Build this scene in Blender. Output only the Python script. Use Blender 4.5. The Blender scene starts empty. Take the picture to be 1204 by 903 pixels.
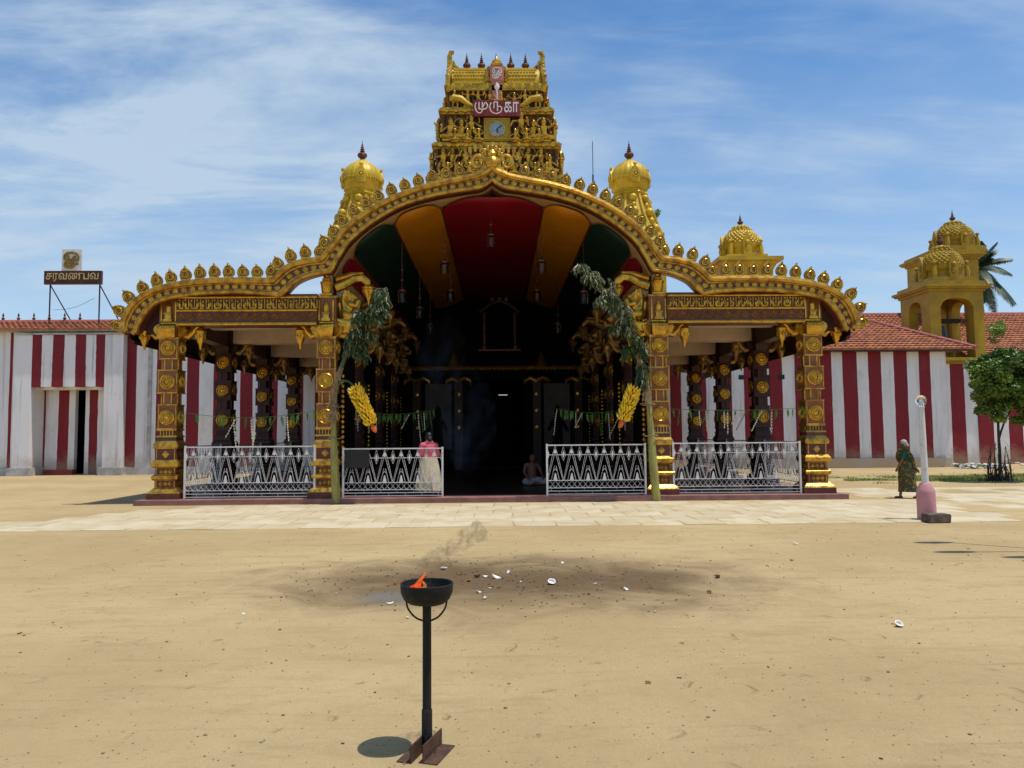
import bpy, bmesh, math, random
from mathutils import Vector, Matrix, noise
random.seed(7)
PI = math.pi
R = math.radians
S = bpy.context.scene
COL = S.collection

# ------------------------------------------------------------------ camera, sky, sun, exposure
cd = bpy.data.cameras.new('camera')
cam = bpy.data.objects.new('camera', cd)
COL.objects.link(cam)
cd.sensor_width = 36.0
cd.lens = 900.0 / 1204.0 * 36.0
cd.clip_end = 3000
cam.location = (0.1, 0.0, 1.6)
cam.rotation_euler = (Matrix.Rotation(R(-1.08), 4, 'Z') @ Matrix.Rotation(R(90 + 3.78), 4, 'X') @ Matrix.Rotation(R(-0.45), 4, 'Z')).to_euler()
S.camera = cam
S.view_settings.view_transform = 'Standard'
S.view_settings.look = 'None'
S.view_settings.gamma = 1
S.view_settings.use_curve_mapping = False
S.view_settings.exposure = 0.0

SUNV = Vector((0.27, -0.085, 1.0)).normalized()
w = bpy.data.worlds.new('World')
S.world = w
w.use_nodes = True
nt = w.node_tree
nt.nodes.clear()
def N(tree, kind, **kw):
    n = tree.nodes.new(kind)
    for k, v in kw.items():
        if k.startswith('i_'):
            key = k[2:]
            n.inputs[int(key) if key.isdigit() else key].default_value = v
        else:
            setattr(n, k, v)
    return n
def L(tree, a, ai, b, bi): tree.links.new(a.outputs[ai], b.inputs[bi])
sky = N(nt, 'ShaderNodeTexSky', sky_type='NISHITA', sun_disc=False)
sky.sun_elevation = math.asin(SUNV.z)
sky.sun_rotation = math.atan2(SUNV.x, SUNV.y)
sky.air_density = 1.0
sky.dust_density = 0.25
sky.ozone_density = 2.5
bg1 = N(nt, 'ShaderNodeBackground', i_1=0.15)
hs = N(nt, 'ShaderNodeHueSaturation', i_Saturation=1.25)
L(nt, sky, 0, hs, 'Color'); L(nt, hs, 0, bg1, 0)
tc = N(nt, 'ShaderNodeTexCoord')
sep = N(nt, 'ShaderNodeSeparateXYZ'); L(nt, tc, 'Generated', sep, 0)
zz = N(nt, 'ShaderNodeMath', operation='MAXIMUM', i_1=0.0); L(nt, sep, 2, zz, 0)
za = N(nt, 'ShaderNodeMath', operation='ADD', i_1=0.16); L(nt, zz, 0, za, 0)
dx = N(nt, 'ShaderNodeMath', operation='DIVIDE'); L(nt, sep, 0, dx, 0); L(nt, za, 0, dx, 1)
dy = N(nt, 'ShaderNodeMath', operation='DIVIDE'); L(nt, sep, 1, dy, 0); L(nt, za, 0, dy, 1)
cmb = N(nt, 'ShaderNodeCombineXYZ'); L(nt, dx, 0, cmb, 0); L(nt, dy, 0, cmb, 1)
def cloud_layer(loc, rot, scale, nscale, detail, rough, dist, lo, hi):
    mp = N(nt, 'ShaderNodeMapping'); L(nt, cmb, 0, mp, 0)
    mp.inputs['Location'].default_value = loc
    mp.inputs['Rotation'].default_value = (0, 0, R(rot))
    mp.inputs['Scale'].default_value = scale
    no = N(nt, 'ShaderNodeTexNoise', i_Scale=nscale, i_Detail=detail, i_Roughness=rough, i_Distortion=dist)
    L(nt, mp, 0, no, 'Vector')
    mr = N(nt, 'ShaderNodeMapRange', interpolation_type='SMOOTHSTEP')
    mr.inputs['From Min'].default_value = lo; mr.inputs['From Max'].default_value = hi
    L(nt, no, 0, mr, 0)
    return mr
big = cloud_layer((2.6, 8.8, 0), 60, (0.5, 0.5, 1), 1.0, 5, 0.55, 0.4, 0.38, 0.66)
wisp = cloud_layer((10.2, 5.1, 0), -35, (0.9, 1.9, 1), 1.5, 10, 0.62, 0.35, 0.28, 0.76)
fine = cloud_layer((7.0, 0.4, 0), -12, (0.8, 2.4, 1), 2.0, 8, 0.58, 0.3, 0.42, 0.78)
m1 = N(nt, 'ShaderNodeMath', operation='MULTIPLY'); L(nt, big, 0, m1, 0); L(nt, wisp, 0, m1, 1)
m2 = N(nt, 'ShaderNodeMath', operation='MULTIPLY_ADD', i_1=1.25); L(nt, m1, 0, m2, 0)
m3 = N(nt, 'ShaderNodeMath', operation='MULTIPLY', i_1=0.40); L(nt, fine, 0, m3, 0); L(nt, m3, 0, m2, 2)
hz = N(nt, 'ShaderNodeMapRange'); L(nt, zz, 0, hz, 0)
hz.inputs['From Min'].default_value = 0.0; hz.inputs['From Max'].default_value = 0.48
hz.inputs['To Min'].default_value = 0.66; hz.inputs['To Max'].default_value = 0.0
m4 = N(nt, 'ShaderNodeMath', operation='ADD', use_clamp=True); L(nt, m2, 0, m4, 0); L(nt, hz, 0, m4, 1)
m5 = N(nt, 'ShaderNodeMath', operation='MINIMUM', i_1=0.88); L(nt, m4, 0, m5, 0)
bg2 = N(nt, 'ShaderNodeBackground', i_0=(0.58, 0.72, 0.87, 1), i_1=0.92)
mx = N(nt, 'ShaderNodeMixShader'); L(nt, m5, 0, mx, 0); L(nt, bg1, 0, mx, 1); L(nt, bg2, 0, mx, 2)
wo = N(nt, 'ShaderNodeOutputWorld'); L(nt, mx, 0, wo, 0)

sd = bpy.data.lights.new('sun', 'SUN')
sd.energy = 4.2; sd.angle = R(0.53); sd.color = (1.0, 0.955, 0.88)
sun = bpy.data.objects.new('sun', sd)
COL.objects.link(sun)
sun.rotation_euler = SUNV.to_track_quat('Z', 'Y').to_euler()
sun.location = (20, -10, 60)

# ------------------------------------------------------------------ materials
MATS = {}
def mat(name, base, rough=0.6, metal=0.0, var=0.25, vscale=3.0, bump=0.0, bscale=40.0, spec=0.4, second=None, stretch=None, fac=(0.35, 0.7)):
    m = bpy.data.materials.new(name); m.use_nodes = True
    t = m.node_tree; b = t.nodes['Principled BSDF']
    b.inputs['Roughness'].default_value = rough
    b.inputs['Metallic'].default_value = metal
    b.inputs['Specular IOR Level'].default_value = spec
    g = N(t, 'ShaderNodeNewGeometry')
    src = g
    if stretch:
        mp = N(t, 'ShaderNodeMapping'); mp.inputs['Scale'].default_value = stretch
        L(t, g, 0, mp, 0); src = mp
    no = N(t, 'ShaderNodeTexNoise', i_Scale=vscale, i_Detail=7, i_Roughness=0.62)
    L(t, src, 0, no, 'Vector')
    mr = N(t, 'ShaderNodeMapRange', interpolation_type='SMOOTHSTEP')
    mr.inputs['From Min'].default_value = fac[0]; mr.inputs['From Max'].default_value = fac[1]
    L(t, no, 0, mr, 0)
    mc = N(t, 'ShaderNodeMix', data_type='RGBA')
    sec = second if second else tuple(c * (1 - var) for c in base)
    mc.inputs[6].default_value = (*base, 1); mc.inputs[7].default_value = (*sec, 1)
    L(t, mr, 0, mc, 0); L(t, mc, 2, b, 'Base Color')
    if bump:
        n2 = N(t, 'ShaderNodeTexNoise', i_Scale=bscale, i_Detail=5)
        L(t, g, 0, n2, 'Vector')
        bp = N(t, 'ShaderNodeBump', i_Strength=bump, i_Distance=0.02)
        L(t, n2, 0, bp, 'Height'); L(t, bp, 0, b, 'Normal')
    MATS[name] = m
    return m
mat('gold', (0.68, 0.41, 0.05), 0.27, 0.75, 0.5, 6, 0.15, 30, second=(0.40, 0.20, 0.03))
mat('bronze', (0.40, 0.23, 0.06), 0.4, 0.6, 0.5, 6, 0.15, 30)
mat('old_gold', (0.60, 0.35, 0.05), 0.32, 0.7, 0.5, 5, 0.2, 30, second=(0.28, 0.13, 0.03), fac=(0.4, 0.65))
mat('gold_tower', (0.62, 0.37, 0.035), 0.32, 0.65, 0.45, 3.5, 0.3, 14, second=(0.30, 0.15, 0.025), fac=(0.42, 0.66))
mat('niche_shade', (0.13, 0.07, 0.02), 0.6, 0.2, 0.5, 2.5)  # dark tier walls: shade between the statues put into the colour
mat('gold_dome', (0.58, 0.385, 0.015), 0.5, 0.12, 0.35, 2.0, 0.15, 14, second=(0.40, 0.25, 0.012))
mat('ochre', (0.40, 0.255, 0.008), 0.55, 0.1, 0.3, 1.4, 0.1, 20, second=(0.27, 0.17, 0.012))
mat('maroon', (0.13, 0.035, 0.022), 0.45, 0, 0.4, 5, 0.1, 40)
mat('shaft_brown', (0.27, 0.095, 0.03), 0.42, 0.2, 0.35, 6, 0.1, 40)
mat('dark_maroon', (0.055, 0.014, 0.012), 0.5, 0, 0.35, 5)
mat('copper', (0.16, 0.07, 0.05), 0.45, 0.6, 0.5, 8)
mat('lining_tan', (0.50, 0.29, 0.12), 0.6, 0.1, 0.25, 2)
mat('cream', (0.74, 0.56, 0.42), 0.7, 0, 0.2, 1.5)
mat('plaster', (0.77, 0.76, 0.765), 0.8, 0, 0.2, 1.1, 0.12, 25, second=(0.58, 0.57, 0.56), stretch=(1.6, 1.6, 0.28), fac=(0.45, 0.8))
mat('wall_red', (0.215, 0.011, 0.019), 0.75, 0, 0.3, 1.3, 0.1, 25, second=(0.17, 0.012, 0.02), stretch=(1.5, 1.5, 0.4), fac=(0.4, 0.75))
mat('grey_plinth', (0.5, 0.49, 0.47), 0.85, 0, 0.4, 2.5, 0.2, 25)
mat('earthy_plinth', (0.50, 0.38, 0.24), 0.85, 0, 0.35, 1.2, 0.2, 20, second=(0.5, 0.42, 0.34))
mat('step_red', (0.42, 0.07, 0.05), 0.7, 0, 0.3, 3)
mat('tile', (0.44, 0.175, 0.085), 0.85, 0, 0.45, 3.2, 0.25, 30, second=(0.27, 0.10, 0.055), fac=(0.4, 0.62))
mat('ridge_tile', (0.38, 0.11, 0.10), 0.75, 0, 0.3, 3)
mat('vault_red', (0.22, 0.004, 0.013), 0.5, 0, 0.2, 1.0, spec=0.3)
mat('vault_orange', (0.50, 0.185, 0.006), 0.5, 0, 0.2, 1.0, spec=0.3)
mat('vault_green', (0.008, 0.028, 0.018), 0.5, 0, 0.2, 1.0, spec=0.3)
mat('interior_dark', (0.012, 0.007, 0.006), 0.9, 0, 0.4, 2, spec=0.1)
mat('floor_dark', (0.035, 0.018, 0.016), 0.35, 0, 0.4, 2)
mat('platform_red', (0.29, 0.14, 0.115), 0.6, 0, 0.35, 3)
mat('white_paint', (0.66, 0.65, 0.62), 0.5, 0, 0.3, 9, fac=(0.5, 0.75))
mat('sign_dark', (0.075, 0.022, 0.016), 0.5, 0, 0.35, 2)
mat('sign_red', (0.26, 0.035, 0.03), 0.55, 0, 0.35, 2)
mat('plaque_pink', (0.52, 0.19, 0.16), 0.6, 0, 0.25, 3)
mat('pink_paint', (0.62, 0.26, 0.28), 0.7, 0, 0.3, 5, 0.2, 40, second=(0.48, 0.24, 0.25))
mat('concrete', (0.14, 0.115, 0.08), 0.9, 0, 0.45, 6, 0.4, 30)
mat('steel_grey', (0.10, 0.10, 0.12), 0.5, 0.5, 0.3, 5)
mat('soot_iron', (0.012, 0.011, 0.010), 0.75, 0.2, 0.4, 30, 0.4, 120, second=(0.035, 0.03, 0.026), fac=(0.5, 0.75))
mat('rust_iron', (0.11, 0.055, 0.032), 0.8, 0.3, 0.5, 16, 0.3, 70, second=(0.05, 0.03, 0.025))
mat('slab', (0.50, 0.415, 0.27), 0.85, 0, 0.3, 1.5, 0.3, 22, second=(0.45, 0.345, 0.19), fac=(0.42, 0.62))
mat('slab_pale', (0.55, 0.465, 0.315), 0.85, 0, 0.3, 1.7, 0.3, 22, second=(0.47, 0.37, 0.21), fac=(0.42, 0.64))
mat('coconut_white', (0.80, 0.77, 0.70), 0.6, 0, 0.15, 20)
mat('coconut_brown', (0.30, 0.155, 0.075), 0.85, 0, 0.45, 20, 0.5, 90)
mat('grit', (0.34, 0.25, 0.14), 0.9, 0, 0.5, 9)
mat('ash', (0.16, 0.15, 0.14), 0.9, 0, 0.4, 12)
mat('twig', (0.14, 0.09, 0.05), 0.9, 0, 0.4, 12)
mat('leaf', (0.115, 0.20, 0.028), 0.5, 0, 0.5, 2.2, second=(0.055, 0.115, 0.015))
mat('leaf_light', (0.20, 0.31, 0.035), 0.5, 0, 0.4, 2.2, second=(0.11, 0.20, 0.025))
mat('banana_leaf', (0.055, 0.095, 0.022), 0.42, 0, 0.5, 6, second=(0.016, 0.036, 0.008), spec=0.45)
mat('dry_leaf', (0.33, 0.33, 0.19), 0.5, 0, 0.4, 5)
mat('banana_stem', (0.33, 0.33, 0.08), 0.5, 0, 0.5, 4, second=(0.20, 0.16, 0.05), stretch=(3, 3, 0.6))
mat('banana_dry', (0.30, 0.21, 0.11), 0.75, 0, 0.5, 8)
mat('banana_yellow', (0.85, 0.57, 0.03), 0.45, 0, 0.35, 14)
mat('flower_orange', (0.75, 0.14, 0.015), 0.5, 0, 0.3, 10)
mat('festoon_white', (0.72, 0.68, 0.45), 0.7)
mat('festoon_green', (0.08, 0.20, 0.03), 0.6, 0, 0.4, 6)
mat('palm_leaf', (0.035, 0.065, 0.02), 0.5, 0, 0.5, 1.0)
mat('bark', (0.10, 0.08, 0.06), 0.9, 0, 0.4, 6, 0.4, 30)
mat('dark_bark', (0.05, 0.04, 0.035), 0.9, 0, 0.4, 6)
mat('grass', (0.20, 0.29, 0.05), 0.7, 0, 0.45, 1.2, second=(0.30, 0.30, 0.10))
mat('skin', (0.17, 0.075, 0.04), 0.55)
mat('hair_grey', (0.42, 0.40, 0.37), 0.7, 0, 0.5, 40)
mat('hair_dark', (0.012, 0.010, 0.009), 0.5)
mat('cloth_green', (0.012, 0.085, 0.05), 0.8, 0, 0.3, 12)
mat('sari_olive', (0.045, 0.05, 0.02), 0.8, 0, 0.2, 16, second=(0.22, 0.14, 0.045), fac=(0.5, 0.6))
mat('cloth_pink', (0.65, 0.12, 0.16), 0.8, 0, 0.3, 10)
mat('cloth_cream', (0.55, 0.47, 0.33), 0.8, 0, 0.25, 10)
mat('cloth_white', (0.30, 0.29, 0.27), 0.8, 0, 0.2, 10)
mat('letter_white', (0.80, 0.72, 0.66), 0.5)
mat('letter_gold', (0.62, 0.44, 0.20), 0.4, 0.4)
mat('emblem_gold', (0.28, 0.17, 0.03), 0.45, 0.4)
mat('board_white', (0.72, 0.72, 0.68), 0.6, 0, 0.2, 3)
mat('clock_face', (0.28, 0.37, 0.42), 0.35, 0, 0.3, 5)
mat('black', (0.01, 0.01, 0.01), 0.5)
mat('grey_panel', (0.12, 0.11, 0.10), 0.6)
mat('rag_blue', (0.25, 0.32, 0.45), 0.8); mat('rag_white', (0.65, 0.62, 0.58), 0.8); mat('rag_green', (0.10, 0.28, 0.10), 0.8)

def weather(name, streak, splash, s_amt, p_amt):
    """rain streaks of varied length and splashed earth over an existing paint"""
    t = MATS[name].node_tree; b = t.nodes['Principled BSDF']; src = b.inputs['Base Color'].links[0].from_socket
    g = N(t, 'ShaderNodeNewGeometry')
    mp = N(t, 'ShaderNodeMapping'); mp.inputs['Scale'].default_value = (5.5, 5.5, .22); L(t, g, 0, mp, 0)
    a = N(t, 'ShaderNodeTexNoise', i_Scale=1.0, i_Detail=6, i_Roughness=.65); L(t, mp, 0, a, 'Vector')
    ar = N(t, 'ShaderNodeMapRange', interpolation_type='SMOOTHSTEP'); ar.inputs['From Min'].default_value = .54; ar.inputs['From Max'].default_value = .74; ar.inputs['To Max'].default_value = s_amt; L(t, a, 0, ar, 0)
    m1_ = N(t, 'ShaderNodeMix', data_type='RGBA'); m1_.inputs[7].default_value = (*streak, 1); t.links.new(src, m1_.inputs[6]); L(t, ar, 0, m1_, 0)
    c = N(t, 'ShaderNodeTexNoise', i_Scale=1.1, i_Detail=8, i_Roughness=.7); L(t, g, 0, c, 'Vector')
    cr = N(t, 'ShaderNodeMapRange', interpolation_type='SMOOTHSTEP'); cr.inputs['From Min'].default_value = .55; cr.inputs['From Max'].default_value = .72; cr.inputs['To Max'].default_value = p_amt; L(t, c, 0, cr, 0)
    m2_ = N(t, 'ShaderNodeMix', data_type='RGBA'); m2_.inputs[7].default_value = (*splash, 1); L(t, m1_, 2, m2_, 6); L(t, cr, 0, m2_, 0)
    sz = N(t, 'ShaderNodeSeparateXYZ'); L(t, g, 0, sz, 0)
    n_ = N(t, 'ShaderNodeTexNoise', i_Scale=2.3, i_Detail=7, i_Roughness=.7); L(t, g, 0, n_, 'Vector')
    h_ = N(t, 'ShaderNodeMath', operation='MULTIPLY_ADD', i_1=1.7); L(t, n_, 0, h_, 0); L(t, sz, 2, h_, 2)
    hr = N(t, 'ShaderNodeMapRange', interpolation_type='SMOOTHSTEP'); hr.inputs['From Min'].default_value = .95; hr.inputs['From Max'].default_value = 1.9; hr.inputs['To Min'].default_value = .55; hr.inputs['To Max'].default_value = 0; L(t, h_, 0, hr, 0)
    m3_ = N(t, 'ShaderNodeMix', data_type='RGBA'); m3_.inputs[7].default_value = (.36, .27, .17, 1); L(t, m2_, 2, m3_, 6); L(t, hr, 0, m3_, 0)
    L(t, m3_, 2, b, 'Base Color')
weather('plaster', (0.33, 0.32, 0.31), (0.52, 0.48, 0.42), .75, .5)
weather('wall_red', (0.11, 0.012, 0.02), (0.27, 0.05, 0.055), .6, .45)

def emissive(name, col, st):
    m = bpy.data.materials.new(name); m.use_nodes = True
    b = m.node_tree.nodes['Principled BSDF']
    b.inputs['Base Color'].default_value = (*col, 1)
    b.inputs['Emission Color'].default_value = (*col, 1); b.inputs['Emission Strength'].default_value = st
    MATS[name] = m
def flame_mat(name, col, st):
    m = bpy.data.materials.new(name); m.use_nodes = True; t = m.node_tree; t.nodes.clear()
    o = N(t, 'ShaderNodeOutputMaterial'); e = N(t, 'ShaderNodeEmission', i_0=(*col, 1), i_1=st); tr = N(t, 'ShaderNodeBsdfTransparent'); mx_ = N(t, 'ShaderNodeMixShader')
    tc_ = N(t, 'ShaderNodeTexCoord'); no = N(t, 'ShaderNodeTexNoise', i_Scale=55, i_Detail=3); L(t, tc_, 'Object', no, 'Vector')
    mr = N(t, 'ShaderNodeMapRange'); mr.inputs['From Min'].default_value = .35; mr.inputs['From Max'].default_value = .65; mr.inputs['To Min'].default_value = .15; mr.inputs['To Max'].default_value = .85; L(t, no, 0, mr, 0)
    L(t, mr, 0, mx_, 0); L(t, tr, 0, mx_, 1); L(t, e, 0, mx_, 2); L(t, mx_, 0, o, 0); MATS[name] = m
flame_mat('flame', (1.0, 0.10, 0.012), 1.0)
flame_mat('flame_tip', (1.0, 0.28, 0.08), 0.7)
emissive('tube_light', (0.9, 0.95, 1.0), 0.7)
def glass(name, col=(1, 1, 1), rough=0.05):
    m = bpy.data.materials.new(name); m.use_nodes = True
    b = m.node_tree.nodes['Principled BSDF']
    b.inputs['Base Color'].default_value = (*col, 1); b.inputs['Roughness'].default_value = rough
    b.inputs['Transmission Weight'].default_value = 1.0; b.inputs['IOR'].default_value = 1.2
    MATS[name] = m
glass('lamp_glass', (0.95, 0.95, 0.95))

# sand
m = bpy.data.materials.new('sand'); m.use_nodes = True; t = m.node_tree; b = t.nodes['Principled BSDF']
b.inputs['Roughness'].default_value = 0.95; b.inputs['Specular IOR Level'].default_value = 0.15
g = N(t, 'ShaderNodeNewGeometry')
n1 = N(t, 'ShaderNodeTexNoise', i_Scale=0.22, i_Detail=6, i_Roughness=0.6); L(t, g, 0, n1, 'Vector')
mp = N(t, 'ShaderNodeMapping'); mp.inputs['Scale'].default_value = (0.6, 1.5, 1); L(t, g, 0, mp, 0)
n2 = N(t, 'ShaderNodeTexNoise', i_Scale=2.2, i_Detail=9, i_Roughness=0.7, i_Distortion=0.4); L(t, mp, 0, n2, 'Vector')
n3 = N(t, 'ShaderNodeTexNoise', i_Scale=60, i_Detail=5, i_Roughness=0.75); L(t, g, 0, n3, 'Vector')
def ramp(src, lo, hi, out=0):
    mr = N(t, 'ShaderNodeMapRange', interpolation_type='SMOOTHSTEP'); mr.inputs['From Min'].default_value = lo; mr.inputs['From Max'].default_value = hi
    L(t, src, out, mr, 0); return mr
def mixc(f, a, c):
    mc = N(t, 'ShaderNodeMix', data_type='RGBA')
    L(t, f, 0, mc, 0)
    for idx, v in ((6, a), (7, c)):
        if isinstance(v, tuple): mc.inputs[idx].default_value = (*v, 1)
        else: L(t, v, 2, mc, idx)
    return mc
c1 = mixc(ramp(n1, 0.38, 0.62), (0.475, 0.355, 0.182), (0.395, 0.285, 0.14))
c2 = mixc(ramp(n2, 0.46, 0.78), c1, (0.36, 0.26, 0.128))
n7 = N(t, 'ShaderNodeTexNoise', i_Scale=11, i_Detail=8, i_Roughness=0.75, i_Distortion=0.5); L(t, mp, 0, n7, 'Vector')
c2b = mixc(ramp(n7, 0.52, 0.80), c2, (0.33, 0.235, 0.115))
mq = N(t, 'ShaderNodeMapping'); mq.inputs['Rotation'].default_value = (0, 0, R(24)); mq.inputs['Scale'].default_value = (0.35, 5.0, 1); L(t, g, 0, mq, 0)
nq = N(t, 'ShaderNodeTexNoise', i_Scale=1.3, i_Detail=5, i_Roughness=0.6, i_Distortion=1.2); L(t, mq, 0, nq, 'Vector')
c2b = mixc(ramp(nq, 0.55, 0.85), c2b, (0.30, 0.215, 0.105))
c3 = mixc(ramp(n3, 0.52, 0.82), c2b, (0.27, 0.19, 0.095))
# burnt and trampled stain in front of the porch, with its own ragged outline
sp = N(t, 'ShaderNodeMapping', vector_type='POINT'); sp.inputs['Location'].default_value = (-0.25 / 3.0 , -8.6 / 1.8, 0); sp.inputs['Scale'].default_value = (1 / 3.0, 1 / 1.8, 0)
L(t, g, 0, sp, 0)
ln = N(t, 'ShaderNodeVectorMath', operation='LENGTH'); L(t, sp, 0, ln, 0)
n4 = N(t, 'ShaderNodeTexNoise', i_Scale=0.9, i_Detail=8, i_Roughness=0.65, i_Distortion=0.8); L(t, g, 0, n4, 'Vector')
ad = N(t, 'ShaderNodeMath', operation='MULTIPLY_ADD', i_1=1.5); L(t, n4, 0, ad, 0); L(t, ln, 'Value', ad, 2)
st = N(t, 'ShaderNodeMapRange', interpolation_type='SMOOTHSTEP'); L(t, ad, 0, st, 0)
st.inputs['From Min'].default_value = 0.95; st.inputs['From Max'].default_value = 2.05; st.inputs['To Min'].default_value = 0.97; st.inputs['To Max'].default_value = 0.0
c4 = mixc(st, c3, (0.13, 0.082, 0.042))
# wet ash patch beside the fire stand
sp2 = N(t, 'ShaderNodeMapping'); sp2.inputs['Location'].default_value = (0.95 / 0.5, -7.75 / 0.42, 0); sp2.inputs['Scale'].default_value = (1 / 0.5, 1 / 0.42, 0)
L(t, g, 0, sp2, 0)
ln2 = N(t, 'ShaderNodeVectorMath', operation='LENGTH'); L(t, sp2, 0, ln2, 0)
n5 = N(t, 'ShaderNodeTexNoise', i_Scale=3.5, i_Detail=6); L(t, g, 0, n5, 'Vector')
ad2 = N(t, 'ShaderNodeMath', operation='MULTIPLY_ADD', i_1=1.4); L(t, n5, 0, ad2, 0); L(t, ln2, 'Value', ad2, 2)
st2 = N(t, 'ShaderNodeMapRange', interpolation_type='SMOOTHSTEP'); L(t, ad2, 0, st2, 0)
st2.inputs['From Min'].default_value = 0.9; st2.inputs['From Max'].default_value = 1.7; st2.inputs['To Min'].default_value = 0.75; st2.inputs['To Max'].default_value = 0.0
c5 = mixc(st2, c4, (0.15, 0.145, 0.135))
L(t, c5, 2, b, 'Base Color')
n8 = N(t, 'ShaderNodeTexVoronoi', i_Scale=3.1, feature='SMOOTH_F1'); n8.inputs['Smoothness'].default_value = 0.6
n9 = N(t, 'ShaderNodeTexNoise', i_Scale=1.4, i_Detail=3); L(t, g, 0, n9, 'Vector')
mv = N(t, 'ShaderNodeVectorMath', operation='MULTIPLY_ADD'); mv.inputs[1].default_value = (0.9, 0.9, 0); L(t, n9, 1, mv, 0); L(t, g, 0, mv, 2)
L(t, mv, 0, n8, 'Vector')
dent = N(t, 'ShaderNodeMapRange', interpolation_type='SMOOTHSTEP'); dent.inputs['From Min'].default_value = 0.02; dent.inputs['From Max'].default_value = 0.20; L(t, n8, 0, dent, 0)
bp0 = N(t, 'ShaderNodeBump', i_Strength=0.8, i_Distance=0.03); L(t, dent, 0, bp0, 'Height')
n6 = N(t, 'ShaderNodeTexNoise', i_Scale=7, i_Detail=10, i_Roughness=0.72); L(t, g, 0, n6, 'Vector')
bp = N(t, 'ShaderNodeBump', i_Strength=0.9, i_Distance=0.04); L(t, n6, 0, bp, 'Height'); L(t, bp0, 0, bp, 'Normal'); L(t, bp, 0, b, 'Normal')
MATS['sand'] = m

# smoke volumes
def smoke_mat(name, col, dens, scale, lo, hi, absorb=(0, 0, 0)):
    m = bpy.data.materials.new(name); m.use_nodes = True; t = m.node_tree
    t.nodes.clear()
    o = N(t, 'ShaderNodeOutputMaterial'); v = N(t, 'ShaderNodeVolumePrincipled')
    v.inputs['Color'].default_value = (*col, 1)
    v.inputs['Absorption Color'].default_value = (*absorb, 1)
    g = N(t, 'ShaderNodeTexCoord')
    no = N(t, 'ShaderNodeTexNoise', i_Scale=scale, i_Detail=4, i_Distortion=0.6); L(t, g, 'Object', no, 'Vector')
    mr = N(t, 'ShaderNodeMapRange', interpolation_type='SMOOTHSTEP'); L(t, no, 0, mr, 0)
    mr.inputs['From Min'].default_value = lo; mr.inputs['From Max'].default_value = hi; mr.inputs['To Max'].default_value = dens
    L(t, mr, 0, v, 'Density'); L(t, v, 0, o, 'Volume')
    MATS[name] = m
smoke_mat('fire_smoke', (0.22, 0.17, 0.11), 17.0, 24.0, 0.44, 0.78)
smoke_mat('incense_smoke', (0.75, 0.82, 0.95), 0.34, 1.3, 0.40, 0.78)

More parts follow.
